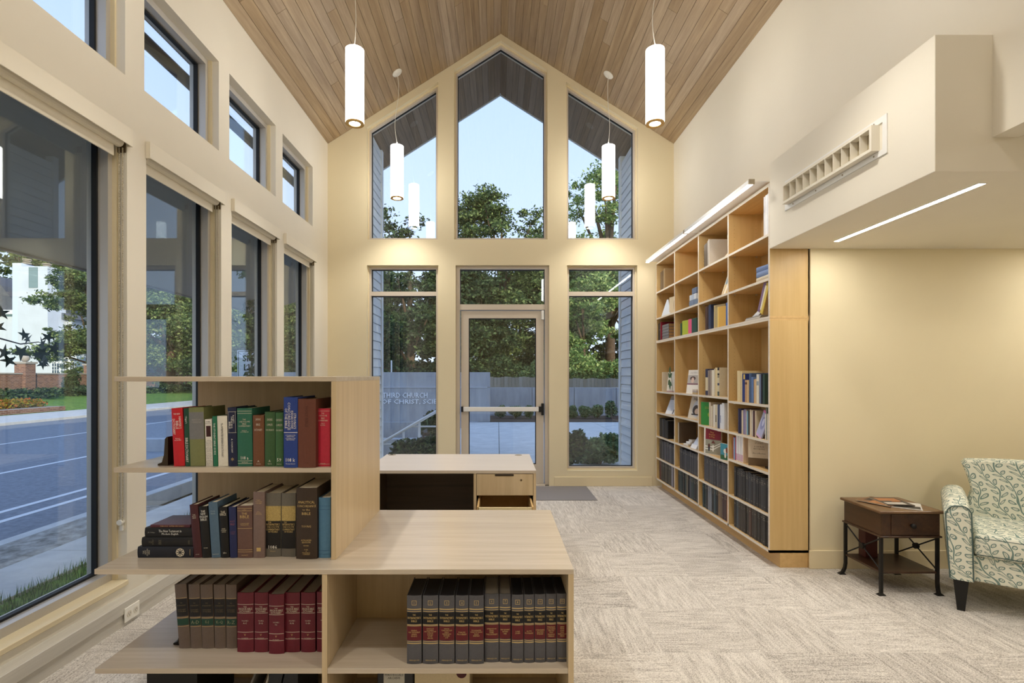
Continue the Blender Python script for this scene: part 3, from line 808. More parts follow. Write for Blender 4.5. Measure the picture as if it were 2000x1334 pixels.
def book(label, loc, w, h, d, rgb, rz=0.0, lean=0.0, flat=False, bulge=0.003, pages=PAGE, group=None, bands=(), texts=(), name='book', cat='book', rough=0.5, pitch=0.0):
    """spine faces local -Y; bands: (z0, z1, material[, x0, x1]) as fractions of h; texts: (string, zfrac, width_frac, height_m, material, turned)"""
    m = cover(rgb, rough)
    o = link(name, cover_mesh(w, d, h, bulge, m), None)
    o.location = loc
    if flat:
        # lying down: spine still faces -Y, its head points to -X
        o.rotation_euler = (Matrix.Rotation(rz, 4, 'Z') @ Matrix.Rotation(-PI / 2, 4, 'Y')).to_euler()
    else:
        o.rotation_euler = (pitch, lean, rz)
    tag(o, label, cat, group)
    link('pages', page_mesh(w, d, h, pages), None, o)
    for b in bands:
        link('band', band_mesh(w, bulge, b[0] * h, b[1] * h, b[2], *(b[3:] if len(b) > 3 else ())), None, o)
    for tx in texts:
        s, zf, wf, th, mt = tx[:5]; turned = tx[5] if len(tx) > 5 else 0; xo = tx[6] if len(tx) > 6 else 0.0
        yb = -bulge - 0.0009
        if turned == 0: fn = lambda a, b: (a + xo, spine_y(max(-w / 2, min(w / 2, a + xo)), w, bulge) - 0.0009, zf * h + b)
        elif turned == 1: fn = lambda a, b: (b + xo, yb if bulge else -0.0009, zf * h - a)   # reads downwards
        else: fn = lambda a, b: (-b + xo, yb, zf * h + a)
        text(s, mt, (wf * w) if turned == 0 else wf * h, th, fn, o)
    return o

# ================================================================ THE FREESTANDING SHELVES BY THE CAMERA
th = 0.019
lowx0, lowx1, lowy0, lowy1, lowz = -1.468, 0.277, 1.90, 2.741, 0.696
t = thing('low_bookcase', 'low pale oak double-sided bookcase with overhanging open shelves by the street windows', 'bookcase', (0, 0, 0))
box('top_board', OAK_X, lowx0, lowx1, lowy0, lowy1, lowz - th, lowz, t, 0.001)
box('side_panel', OAK_Z, lowx1 - 0.020, lowx1, lowy0 + 0.001, lowy1 - 0.001, 0.0, lowz - th, t)
box('divider', OAK_Z, -0.640, -0.621, lowy0 + 0.002, lowy1 - 0.002, 0.0, lowz - th, t)
box('shelf', OAK_X, lowx0, -0.640, lowy0 + 0.003, lowy1 - 0.003, 0.314, 0.333, t, 0.001)
box('shelf', OAK_X, -0.621, lowx1 - 0.020, lowy0 + 0.003, lowy1 - 0.003, 0.314, 0.333, t, 0.001)
box('back_panel', OAK_Z, -1.33, -0.640, 2.305, 2.320, 0.0, 0.314, t); box('back_panel', OAK_Z, -1.33, -0.640, 2.305, 2.320, 0.333, lowz - th, t)
box('back_panel', OAK_Z, -0.621, lowx1 - 0.02, 2.305, 2.320, 0.0, 0.314, t); box('back_panel', OAK_Z, -0.621, lowx1 - 0.02, 2.305, 2.320, 0.333, lowz - th, t)
box('bottom_board', OAK_X, -1.40, -0.640, lowy0 + 0.01, lowy1 - 0.01, 0.05, 0.069, t); box('bottom_board', OAK_X, -0.621, lowx1 - 0.02, lowy0 + 0.01, lowy1 - 0.01, 0.05, 0.069, t)
t = thing('upper_bookcase', 'tall pale oak shelf unit standing on the low bookcase, open toward the windows', 'bookcase', (0, 0, 0))
uy0, uy1 = 2.0, 2.741
box('top_board', OAK_X, -1.469, -0.6186, uy0, uy1, 1.378, 1.397, t, 0.001)
box('side_panel', OAK_Z, -0.638, -0.6186, uy0, uy1, lowz, 1.378, t, 0.0008)
box('shelf', OAK_X, -1.471, -0.638, uy0, uy1, 1.029, 1.048, t, 0.001)
box('back_panel', OAK_Z, -1.34, -0.638, 2.335, 2.350, lowz, 1.029, t); box('back_panel', OAK_Z, -1.34, -0.638, 2.335, 2.350, 1.048, 1.378, t)

def px2x(u, y): return (u - 972) * y / 1020.0
W_, G_, K_ = INKW, GOLD, INKK
# --- upper shelf books: u0, u1 at the base, top v, rgb, label, options
YU = 2.03; ZU = 1.0485; k = YU / 1020
def place(u0, u1, vt, vb, rgb, label, y, z, lean=0.0, d=0.16, gap=0.0008, **kw):
    kk = y / 1020.0
    w = (u1 - u0) * kk - gap; h = (vb - vt) * kk / math.cos(lean)
    return book(label, (px2x((u0 + u1) / 2, y), y, z + abs(math.sin(lean)) * w / 2), w, h, d, rgb, lean=lean, **kw)
S = 'on the upper shelf of the oak unit'
gr = 'reference books on the upper shelf'
place(339.7, 361.7, 797, 910, (196, 30, 40), 'red dictionary with white vertical lettering, leaning against the metal bookend', YU, ZU, lean=-0.046, group=gr,
      texts=[('THE NEW', 0.90, 0.6, 0.006, W_, 0), ("HARPER'S", 0.75, 0.21, 0.0095, W_, 1, 0.012), ('BIBLE', 0.71, 0.14, 0.0095, W_, 1, 0.000), ('DICTIONARY', 0.68, 0.27, 0.0095, W_, 1, -0.012), ('Madeleine S.\nand J. Lane Miller', 0.46, 0.6, 0.012, W_, 0)])
place(362, 372.5, 796, 909, (26, 72, 54), 'slim dark green dictionary with white vertical title beside the red one', YU, ZU, lean=-0.032, group=gr,
      texts=[("Unger's", 0.80, 0.2, 0.009, W_, 1), ('BIBLE DICTIONARY', 0.28, 0.42, 0.010, W_, 1)])
place(371.5, 401, 795.5, 910, (124, 128, 84), 'olive green commentary with a faded grey label on its spine', YU, ZU, lean=-0.028, group=gr,
      bands=[(0.46, 0.92, cover((122, 122, 124)))], texts=[('ABINGDON\nCOMMENTARY', 0.77, 0.75, 0.016, cover((160, 158, 152)), 0)])
place(402.5, 416, 818, 909.5, (224, 220, 212), 'white paperback with black printed text all over the spine', YU, ZU, lean=-0.028, group=gr, bulge=0.0,
      bands=[(0.63, 0.86, cover((58, 22, 24)), -0.009, 0.009)], texts=[('the bible\nthe word of', 0.93, 0.8, 0.012, K_, 0)] + [('in the beg\nthe word was\nwith and for\nall who read', 0.50 - 0.14 * i, 0.85, 0.022, K_, 0) for i in range(4)])
place(417, 426, 812.6, 910, (34, 112, 82), 'thin bright green book between two white-spined books', YU, ZU, lean=-0.025, group=gr, texts=[('THE STUDENT BIBLE GUIDE', 0.55, 0.7, 0.007, W_, 1)])
place(426.5, 446, 812, 910, (228, 224, 212), 'white dictionary with fine black vertical title', YU, ZU, lean=-0.025, group=gr, texts=[('The INTERPRETER REFERENCE DICTIONARY', 0.52, 0.68, 0.008, K_, 1)])
place(446.6, 463.7, 795.5, 910, (26, 34, 66), 'navy thesaurus with a silver outlined title box', YU, ZU, lean=-0.02, group=gr,
      bands=[(0.925, 0.93, SILVER), (0.57, 0.575, SILVER), (0.575, 0.925, SILVER, -0.0135, -0.0128), (0.575, 0.925, SILVER, 0.0128, 0.0135)],
      texts=[("ROGET'S", 0.80, 0.18, 0.006, W_, 1, 0.007), ('THESAURUS', 0.75, 0.25, 0.006, W_, 1, 0.0), ('BIBLE', 0.70, 0.2, 0.008, W_, 1, -0.008), ('A. COLIN DAY', 0.35, 0.24, 0.006, W_, 1), ('*', 0.12, 0.5, 0.014, G_, 0)])
place(464.2, 493.6, 797, 910, (44, 104, 84), 'wide sea-green one volume commentary with a white shelf number', YU, ZU, group=gr, lean=-0.012,
      bands=[(z, z + 0.006, SILVER) for z in (0.95, 0.91, 0.09, 0.045)], texts=[('THE\nONE VOLUME\nBIBLE\nCOMMENTARY', 0.75, 0.8, 0.031, SILVER, 0), ('EDITED BY\nJ. R. DUMMELOW', 0.60, 0.55, 0.010, SILVER, 0), ('108 a', 0.145, 0.5, 0.013, W_, 0), ('MACMILLAN', 0.067, 0.4, 0.004, SILVER, 0)])
place(494.5, 516.6, 810.6, 910, (112, 72, 48), 'brown concise dictionary with cream title blocks between green volumes', YU, ZU, group=gr, lean=-0.008,
      texts=[("SMITH'S", 0.92, 0.45, 0.008, SILVER), ('BIBLE', 0.82, 0.35, 0.008, SILVER), ('DICTIONARY', 0.715, 0.7, 0.008, SILVER), ('A', 0.10, 0.2, 0.008, SILVER), ('HOLMAN', 0.045, 0.4, 0.004, SILVER)])
place(517.2, 537.5, 804, 910, (58, 92, 56), 'moss green concordance beside the brown dictionary', YU, ZU, group=gr,
      texts=[("CRUDEN'S", 0.86, 0.55, 0.009, SILVER), ('COMPLETE', 0.765, 0.55, 0.008, SILVER), ('CONCORDANCE', 0.67, 0.8, 0.007, SILVER), ('A', 0.10, 0.2, 0.009, SILVER), ('WINSTON', 0.045, 0.4, 0.004, SILVER)])
place(538, 553.5, 805.5, 910.5, (62, 104, 64), 'moss green concordance tucked against the tall blue book, white shelf number', YU, ZU, group=gr,
      texts=[("CRUDEN'S", 0.86, 0.8, 0.009, SILVER), ('COMPLETE', 0.765, 0.8, 0.008, SILVER), ('CONCORDANCE', 0.67, 0.9, 0.007, SILVER), ('59', 0.12, 0.6, 0.013, W_, 0), ('WINSTON', 0.04, 0.6, 0.004, SILVER)])
place(554, 581.6, 777, 914.6, (38, 64, 138), 'tall royal blue exhaustive concordance with bold white vertical title', 2.0, ZU, d=0.19, group=gr,
      bands=[(0.495, 0.503, W_)], texts=[("STRONG'S", 0.66, 0.26, 0.0095, W_, 1, 0.0175), ('EXHAUSTIVE', 0.68, 0.27, 0.0085, W_, 1, 0.0065), ('CONCORDANCE', 0.73, 0.40, 0.0095, W_, 1, -0.005), ('OF THE BIBLE', 0.70, 0.32, 0.0090, W_, 1, -0.0165), ('DICTIONARIES OF THE\nHEBREW WORDS', 0.45, 0.7, 0.009, W_), ('DICTIONARIES OF THE\nGREEK TESTAMENT', 0.405, 0.7, 0.009, W_), ('108 k', 0.11, 0.65, 0.014, W_), ('Thomas Nelson', 0.055, 0.7, 0.004, W_)])
place(582.2, 616.8, 780, 914, (104, 60, 48), 'plain reddish brown leather volume beside the tall blue concordance', 2.0, ZU, d=0.19, group=gr, bulge=0.002, rough=0.42,
      texts=[('HOLY BIBLE', 0.74, 0.3, 0.012, cover((84, 46, 38)), 1), ('A B', 0.07, 0.2, 0.005, cover((84, 46, 38)))])
place(617.6, 644.6, 798, 911, (196, 48, 72), 'crimson one volume commentary against the side panel of the oak unit', YU, ZU, group=gr, pages=PAGE,
      bands=[(0.953, 0.958, SILVER), (0.035, 0.04, SILVER)], texts=[('THE', 0.915, 0.2, 0.005, SILVER), ('ONE VOLUME', 0.875, 0.6, 0.006, SILVER), ('BIBLE', 0.83, 0.25, 0.006, SILVER), ('COMMENTARY', 0.79, 0.72, 0.006, SILVER), ('DUMMELOW', 0.74, 0.3, 0.004, SILVER), ('EDITED', 0.71, 0.5, 0.004, SILVER), ('MACMILLAN', 0.05, 0.35, 0.0035, SILVER)])
# bookend on the upper shelf
def bookend(label, x, y, z, h, m=IRON, flip=1):
    t = thing('bookend', label, 'bookend', (x, y, z))
    pts = [(0, 0), (0.040, 0), (0.040, h), (0.036, h), (0.028, h * 0.93), (0.024, 0.04), (0.016, 0.012), (0.0, 0.006)]
    obj('upright', prism(bmesh.new(), [(a * flip, b) for a, b in pts], 0.10, lambda a, b, c: (a, c, b)), m, t)
    box('foot_plate', m, (0.005 if flip > 0 else -0.095), (0.095 if flip > 0 else -0.005), -0.002, 0.102, -0.0005, 0.0012, t)
    return t
bookend('dark bronze bookend holding up the red dictionary', px2x(316, 2.07), 2.045, ZU + 0.0005, 0.112, plain('dark_bronze', srgb(62, 50, 36), 0.45, 0.5, 0.4))
# --- lower shelf of the upper unit
ZL = lowz + 0.0005; YL = 2.02; gr = 'bibles on the oak unit over the low bookcase'
NAVY, BLK = (30, 34, 46), (24, 24, 27)
def flat_book(u0, u1, v0, v1, rgb, label, y, texts=(), d=0.15, **kw):
    kk = y / 1020; h = (u1 - u0) * kk; w = (v1 - v0) * kk
    z0 = 1.4 - (v1 - 734) * kk
    o = book(label, (px2x(u1, y), y, z0 + w / 2), w - 0.0006, h, d, rgb, flat=True, group=gr, texts=texts, **kw)
    return o
# on a lying spine local x points down, local z along the shelf; reading direction along +z
flat_book(269.5, 378, 1067.5, 1089.2, NAVY, 'dark navy bible lying at the bottom of the flat stack, round cream emblem', YL,
    texts=[('THE\nNEW\nENGLISH\nBIBLE', 0.84, 0.75, 0.026, SILVER, 0)], bands=[(0.055, 0.06, G_, -0.012, 0.012)])
# emblem disc
def emblem(parent, z, r, m):
    bm = bmesh.new()
    for q in range(8):
        a0 = q * PI / 4 + 0.10; a1 = (q + 1) * PI / 4 - 0.10
        vs = [bm.verts.new((rr * math.cos(a), -0.0042, z + rr * math.sin(a))) for rr, a in ((r * 0.25, (a0 + a1) / 2), (r, a0), (r, a1))]
        bm.faces.new(vs)
    for q in range(8):
        a0 = q * PI / 4; a1 = a0 + PI / 4
        bm.faces.new([bm.verts.new((rr * math.cos(a), -0.0042, z + rr * math.sin(a))) for rr, a in ((r * 1.02, a0), (r * 1.18, a0), (r * 1.18, a1), (r * 1.02, a1))])
    return obj('emblem', bm, m, parent)
emblem([o for o in C.objects if o.get('label', '').startswith('dark navy bible lying')][0], 0.23 * 108.5 * YL / 1020, 0.0145, SILVER)
flat_book(277.6, 377, 1049.5, 1067.2, BLK, 'black hardback with tiny faded gilt words, second up in the flat stack', YL + 0.003,
    texts=[('THE\nNEW\nTESTAMENT', 0.81, 0.6, 0.018, cover((120, 112, 92)), 0), ('KNOX', 0.64, 0.5, 0.012, cover((120, 112, 92)), 0), ('SHEED', 0.07, 0.5, 0.006, cover((120, 112, 92)), 0)])
o = flat_book(283.6, 375.5, 1030.3, 1049.2, BLK, 'black book titled in white script, third up in the flat stack', YL + 0.006)
Hh = 92 * (YL) / 1020
for s, dx in (('The New Testament in', 0.0062), ('Modern English', -0.0062)):
    text(s, W_, 0.088, 0.0095, lambda a, b, dx=dx: (b + dx, -0.0040, Hh * 0.46 - a), o)
text('J.B. Phillips', cover((160, 156, 148)), 0.034, 0.006, lambda a, b: (b, -0.0040, Hh * 0.86 - a), o)
flat_book(294, 372, 1024.8, 1030.2, (84, 40, 52), 'thin maroon leather bible lying on top of the flat stack', YL + 0.004, d=0.14, bulge=0.001, rough=0.35,
    texts=[('SCIENCE AND HEALTH   HOLY BIBLE', 0.45, 0.6, 0.004, G_, 2)])
U = []
def pl(*a, **kw): return place(*a, group=gr, **kw)
pl(378.8, 395.0, 988, 1091, (72, 34, 40), 'thin maroon bible leaning beside the flat stack', YL, ZL, lean=-0.085, texts=[('THE\nHOLY\nBIBLE', 0.78, 0.6, 0.016, SILVER), ('OXFORD', 0.06, 0.5, 0.003, SILVER)])
pl(395.3, 412.6, 990.7, 1090.4, (20, 20, 22), 'black bible with bold white stacked title next to the maroon one', YL, ZL, lean=-0.075, texts=[('THE', 0.905, 0.5, 0.008, W_), ('NEW', 0.855, 0.55, 0.008, W_), ('ENGLISH', 0.80, 0.9, 0.008, W_), ('BIBLE', 0.745, 0.7, 0.009, W_), ('OXFORD', 0.19, 0.5, 0.004, SILVER)])
pl(413.4, 431.2, 983, 1091, (84, 110, 134), 'steel blue bible with a small faded title', YL, ZL, lean=-0.062, d=0.15, texts=[('Holy\nBible', 0.82, 0.5, 0.016, cover((150, 168, 178))), ('Standard Version', 0.065, 0.7, 0.004, SILVER)])
pl(432.0, 448.4, 991.5, 1090.4, (18, 18, 20), 'black bible with cream title, to the window side of the thin navy bible', YL, ZL, lean=-0.048, texts=[('THE', 0.90, 0.55, 0.009, SILVER), ('BIBLE', 0.855, 0.75, 0.009, SILVER), ('REVISED\nSTANDARD\nVERSION', 0.54, 0.65, 0.016, SILVER), ('abs', 0.10, 0.6, 0.007, SILVER)])
pl(449.4, 463.6, 990, 1089, (36, 44, 88), 'thin navy blue bible with dim red title', YL, ZL, lean=-0.03, texts=[('HOLY\nBIBLE', 0.69, 0.7, 0.018, cover((140, 80, 96))), ('OLD AND NEW\nTESTAMENTS', 0.49, 0.75, 0.012, cover((120, 74, 96)))])
pl(464.2, 494.0, 988, 1089.5, (104, 78, 72), 'dusty brown bible with gilt rules and large title', YL, ZL, lean=-0.012, d=0.15, bands=[(z, z + 0.006, G_) for z in (0.945, 0.90, 0.56, 0.15, 0.11)], texts=[('THE\nPARAGRAPHED', 0.925, 0.4, 0.004, G_), ('THE', 0.85, 0.4, 0.008, G_), ('BIBLE', 0.79, 0.6, 0.011, G_), ('COMPLETE NEW\nTRANSLATION', 0.645, 0.6, 0.009, G_), ('MOFFATT', 0.05, 0.45, 0.004, G_)])
pl(494.6, 517.0, 961, 1089.5, (122, 102, 96), 'tall mauve brown commentary with a small gilt seal', YL, ZL, d=0.17, texts=[("Peake's\nCommentary\non the Bible", 0.855, 0.6, 0.017, G_), ('Editors\nMatthew Black\nand H.H. Rowley', 0.68, 0.55, 0.014, G_)], bands=[(0.10, 0.155, G_, -0.008, 0.008)])
for i, (a, b) in enumerate(((517.6, 549.2), (549.8, 577.8))):
    pl(a, b, 963.5, 1087.3, (102, 98, 90), ('grey and black commentary with gold patterned band and white shelf number', 'grey and black commentary with gold patterned band, partly behind the leather concordance')[i], YL + 0.012, ZL, d=0.17,
       bands=[(0.13, 0.565, cover((20, 20, 22))), (0.565, 0.80, plain('gilt_pattern', srgb(176, 154, 96), 0.5, 0.4, var=0.35, scale=330))],
       texts=[('THE', 0.545, 0.2, 0.005, G_, 0, -0.012), ("INTERPRETER'S", 0.51, 0.85, 0.0085, G_), ('ONE-VOLUME', 0.47, 0.8, 0.006, G_), ('COMMENTARY', 0.43, 0.85, 0.008, G_), ('ON THE BIBLE', 0.395, 0.6, 0.006, G_)] + ([('1086', 0.155, 0.62, 0.013, W_), ('Abingdon', 0.09, 0.5, 0.005, G_)] if i == 0 else []))
pl(578.4, 619.6, 956.5, 1095.3, (58, 46, 38), 'very thick worn dark brown leather concordance standing proud of the row', YL - 0.012, ZL, d=0.20, bulge=0.005, rough=0.4,
   texts=[('ANALYTICAL', 0.80, 0.8, 0.010, G_), ('CONCORDANCE', 0.745, 0.9, 0.009, G_), ('to the', 0.695, 0.4, 0.008, G_), ('BIBLE', 0.64, 0.55, 0.010, G_), ('YOUNG', 0.46, 0.45, 0.008, G_), ('AUTHORIZED', 0.265, 0.5, 0.006, G_), ('EDITION', 0.235, 0.4, 0.006, G_), ('REVISED', 0.19, 0.3, 0.004, G_), ('FUNK\n&\nWAGNALLS\nCOMPANY', 0.10, 0.38, 0.022, G_)])
pl(622.4, 645.4, 973.6, 1091, (80, 124, 158), 'light blue book pressed against the side panel beside the leather concordance', YL, ZL, d=0.14, bands=[(z, z + 0.005, cover((50, 90, 130))) for z in (0.86, 0.80, 0.12, 0.06)])
t = bookend('black metal bookend behind the leaning maroon bible', px2x(381, 2.24), 2.24, ZL + 0.0005, 0.16, BLACK)
# --- encyclopedia and dictionary sets on the low shelf
ZS = 0.3335; YD = 2.03; TAUPE, MAR = (112, 98, 90), (104, 30, 46)
grA = 'taupe encyclopedia set'; lbs = ['no visible letters', 'letters A-D', 'letters E-J', 'letters K-Q', 'letters R-Z']
xs = [(350, 373), (373, 395), (395, 419), (419.6, 441.6), (442, 463)]
for i, (a, b) in enumerate(xs):
    place(a, b, 1143.6, 1268, TAUPE, 'taupe encyclopedia volume with black and green bands, ' + lbs[i], YD + 0.015, ZS, lean=-0.075 if i == 0 else -0.055 + i * 0.012, d=0.19, group=grA, pages=PAGEG,
          bands=[(0.50, 0.77, cover((28, 27, 30))), (0.36, 0.46, cover((26, 70, 58))), (0.475, 0.482, G_), (0.782, 0.787, G_), (0.34, 0.345, G_)],
          texts=[('THE', 0.71, 0.2, 0.004, cover((120, 104, 76))), ("INTERPRETER'S", 0.67, 0.75, 0.005, cover((120, 104, 76))), ('DICTIONARY\nOF THE BIBLE', 0.59, 0.7, 0.012, cover((120, 104, 76)))] + ([(lbs[i][8:], 0.41, 0.8, 0.013, cover((150, 150, 120)))] if i else []))
vols = ['A-C', 'D-G', 'H-J', 'K-N', 'O-Sh', 'Si-Z']
for i, (a, b) in enumerate(((463.4, 495.6), (497, 524), (525, 555), (556, 586), (588, 616), (617, 645))):
    y = YD - 0.012 - (0.012 if i == 2 else 0)
    if i == 5: b = 643
    w = (b - a)
    place(a, b, 1156, 1272, MAR, 'maroon bible dictionary volume, %s from the taupe set' % ORD[i], y, ZS, lean=0.0, d=0.19, group='maroon dictionary set', pages=PAGEG, bulge=0.004,
          bands=[(z, z + 0.006, SILVER) for z in (0.80, 0.655, 0.335, 0.22)],
          texts=[('THE', 0.765, 0.2, 0.005, SILVER), ('ANCHOR BIBLE', 0.73, 0.85, 0.008, SILVER), ('DICTIONARY', 0.69, 0.7, 0.008, SILVER), ('VOLUME %d' % (i + 1), 0.53, 0.4, 0.005, SILVER), (vols[i], 0.49, 0.4, 0.006, SILVER), ('V', 0.295, 0.15, 0.008, G_), ('DOUBLEDAY', 0.24, 0.6, 0.003, SILVER)]) if i < 5 else None
# sixth maroon volume is mostly hidden by the divider
book('maroon bible dictionary volume half hidden by the divider, sixth from the taupe set', (-0.672, YD - 0.01, ZS), 0.054, 0.232, 0.19, MAR, group='maroon dictionary set', pages=PAGEG, bulge=0.004, bands=[(z, z + 0.006, SILVER) for z in (0.80, 0.655, 0.335, 0.22)], texts=[('ANCHOR BIBLE', 0.73, 0.85, 0.008, SILVER), ('DICTIONARY', 0.69, 0.7, 0.008, SILVER), ('VOLUME 6', 0.53, 0.4, 0.005, SILVER)])
bookend('black bookend foot under the first taupe volume on the low shelf', px2x(339, 2.08) + 0.005, 2.07, ZS + 0.0005, 0.10, BLACK)
# --- twelve grey volumes
iv = [(794.7, 823.6), (825.4, 856), (857.6, 887.8), (889.4, 915), (916, 945), (946, 974.4), (975.4, 998), (999.2, 1022.5), (1023.3, 1043.4), (1044, 1065.6), (1066.2, 1086.7), (1087.5, 1108.6)]
GREY = (84, 84, 90)
sub = ['GENERAL\nOLD TESTAMENT\nGENESIS\nEXODUS', 'LEVITICUS\nNUMBERS\nDEUTERONOMY\nJOSHUA\nJUDGES\nRUTH\nSAMUEL', 'KINGS\nCHRONICLES\nEZRA\nNEHEMIAH\nESTHER\nJOB', 'PSALMS\nPROVERBS', 'ECCLESIASTES\nSONG OF SONGS\nISAIAH\nJEREMIAH', 'LAMENTATIONS\nEZEKIEL\nDANIEL\nTWELVE PROPHETS', 'NEW TESTAMENT\nMATTHEW\nMARK', 'LUKE\nJOHN', 'ACTS\nROMANS', 'CORINTHIANS\nGALATIANS\nEPHESIANS', 'PHILIPPIANS\nCOLOSSIANS\nTIMOTHY\nTITUS\nPHILEMON\nHEBREWS', 'JAMES\nPETER\nJOHN\nJUDE\nREVELATION\nINDEX']
for i, (a, b) in enumerate(iv):
    y = 1.936 + (0.0 if i < 5 else 0.012 if i == 5 or i == 6 else 0.004 + 0.002 * (i - 6))
    vb = 734 + 1.067 * 1020 / y
    place(a, b, vb - 133 - (0 if i < 5 else 0), vb, GREY, 'grey bible commentary volume with black and maroon spine bands, numbered %s' % (NUM[i + 1]), y, ZS, d=0.175, group='twelve grey commentary volumes',
          bulge=0.004, pages=PAGEG if i in (5, 6) else cover((40, 40, 46)),
          bands=[(0.585, 0.755, cover((14, 14, 16))), (0.345, 0.55, cover((96, 22, 30))), (0.795, 0.808, G_), (0.765, 0.772, G_), (0.570, 0.578, G_), (0.555, 0.561, G_), (0.325, 0.333, G_), (0.295, 0.308, G_)],
          texts=[('THE', 0.72, 0.2, 0.006, G_), ("INTERPRETER'S", 0.675, 0.88, 0.008, G_), ('BIBLE', 0.63, 0.38, 0.007, G_), (sub[i], 0.45, 0.8, min(0.0065 * (sub[i].count('\n') + 1), 0.040), G_), ('ABINGDON', 0.055, 0.75, 0.005, G_), (str(i + 1), 0.895, 0.3, 0.008, G_)])
# number boxes on the twelve spines
for o in [o for o in C.objects if o.get('group') == 'twelve grey commentary volumes']:
    s = 0.0085; zc = 0.895 * 133 * 1.94 / 1020
    bm = bmesh.new(); rect_frame(bm, -s, s, zc - s, zc + s, 0.0012, lambda a, b, c: (a, -0.0042 + 4 * 0.004 * (a * a) / 0.0028 * 0.25 - c, b), 0.0, 0.0005)
    obj('number_box', bm, G_, o)
# --- bottom bay odds and ends
def slabthing(name, label, cat, x0, x1, y0, y1, z0, z1, m, rz=0, lean=0.0, group=None, bev=0.001):
    o = box(name, m, -(x1 - x0) / 2, (x1 - x0) / 2, 0, y1 - y0, 0, z1 - z0, None, bev)
    o.location = ((x0 + x1) / 2, y0, z0); o.rotation_euler = (0, lean, rz)
    return tag(o, label, cat, group)
zb = 0.0695
bk = slabthing('ring_binder', 'wide black binder at the window end of the bottom shelf', 'binder', px2x(290, 2.0), px2x(388, 2.0), 1.99, 2.27, zb, zb + 0.215, BLACK)
for i in range(3):
    slabthing('paper_folder', ['grey paper folder leaning behind the black binder', 'pale paper folder leaning in the middle of the bottom shelf', 'white document folder leaning beside the dark case'][i], 'folder', -1.02 + i * 0.075, -1.012 + i * 0.075, 2.02, 2.25, zb + 0.002, zb + 0.235,
              cover([(110, 108, 106), (176, 172, 164), (206, 204, 198)][i]), lean=0.42 - 0.1 * i)
slabthing('document_case', 'dark grey case beside the divider on the bottom shelf', 'case', px2x(520, 2.0), px2x(578, 2.0), 2.02, 2.25, zb, zb + 0.20, cover((44, 48, 56)), lean=0.0)
t = thing('archive_box', 'cream cardboard box with a dark red ball print on the bottom shelf', 'box', (px2x(864, 2.0), 1.99, zb))
box('carton', cover((206, 192, 160)), -0.105, 0.105, 0, 0.26, 0, 0.222, t, 0.002)
bm = bmesh.new(); bmesh.ops.create_circle(bm, cap_ends=True, segments=24, radius=0.020, matrix=Matrix.Translation((0.074, -0.0005, 0.198)) @ Matrix.Rotation(PI / 2, 4, 'X')); obj('print', bm, cover((74, 20, 30)), t)
t = thing('magazine_holder', 'grey document holder with a white printed label on the bottom shelf', 'folder', (px2x(775, 2.0), 2.0, zb))
box('case', cover((52, 54, 60)), -0.075, 0.065, 0, 0.24, 0, 0.222, t, 0.004)
box('label', cover((196, 196, 190)), -0.050, 0.03, -0.0015, 0.0, 0.15, 0.21, t)
text('PERIODICALS\nARCHIVE', K_, 0.07, 0.02, lambda a, b: (-0.01 + a, -0.002, 0.18 + b), t)

# ================================================================ THE WALL BOOKCASE
BXF, BXB = 1.985, 2.272
YV = [6.546, 5.863, 5.167, 4.500, 3.812]
bc = thing('wall_bookcase', 'tall honey maple wall bookcase of four bays along the wall beside the alcove', 'bookcase', (0, 0, 0))
HB, ZJ0, ZJ1, ZT = 0.107, 1.805, 1.837, 2.786
def side_board(y, w, z0, z1):
    box('side_panel', MAPLE_Z, BXF + 0.0015, BXB, y - w, y, z0, z1, bc)
    box('edge_band', EDGE, BXF, BXF + 0.0015, y - w, y, z0, z1, bc)
for z0, z1 in ((HB, ZJ0), (ZJ1, ZT)):
    for i, y in enumerate(YV):
        yy = y + (0.019 if i == 4 else 0.0095 if 0 < i < 4 else 0.0)
        side_board(yy, 0.019, z0, z1)
def hboard(name, ya, yb, z0, z1, m=None):
    box(name, MAPLE_Y, BXF + 0.0015, BXB, ya, yb, z0, z1, bc); box('edge_band', EDGE, BXF, BXF + 0.0015, ya, yb, z0, z1, bc)
y_a, y_b = YV[4], YV[0]
hboard('top_board', y_a, y_b, ZT, 2.805)
hboard('joint_board', y_a, y_b, ZJ0, ZJ0 + 0.0155); hboard('joint_board', y_a, y_b, ZJ0 + 0.0165, ZJ1)
hboard('bottom_board', y_a, y_b, HB, HB + 0.019)
box('back_panel', MAPLE_Z, BXB - 0.006, BXB, y_a, y_b, HB, ZJ0, bc); box('back_panel', MAPLE_Z, BXB - 0.006, BXB, y_a, y_b, ZJ1, ZT, bc)
box('plinth', MAPLE_Y, BXF + 0.075, BXB, y_a + 0.0, y_b, 0.0, HB, bc)
PEG = plain('shelf_pin_nickel', srgb(210, 205, 190), 0.35, 0.5, 0.5)
HOLE = plain('pin_hole_dark', srgb(126, 96, 62), 0.8)
def bay(i):  # 0 = at the end wall ... 3 = at the alcove; returns far and near inner y
    return YV[i] - (0.019 if i == 0 else 0.0095), YV[i + 1] + (0.019 if i == 3 else 0.0095)
ROWS = [[0.385, 0.655, 0.947, 1.209, 2.118, 2.443], [0.388, 0.657, 0.954, 1.213, 2.118, 2.443], [0.385, 0.658, 0.922, 1.213, 2.118, 2.443], [0.385, 0.690, 0.923, 1.186, 2.118, 2.443]]
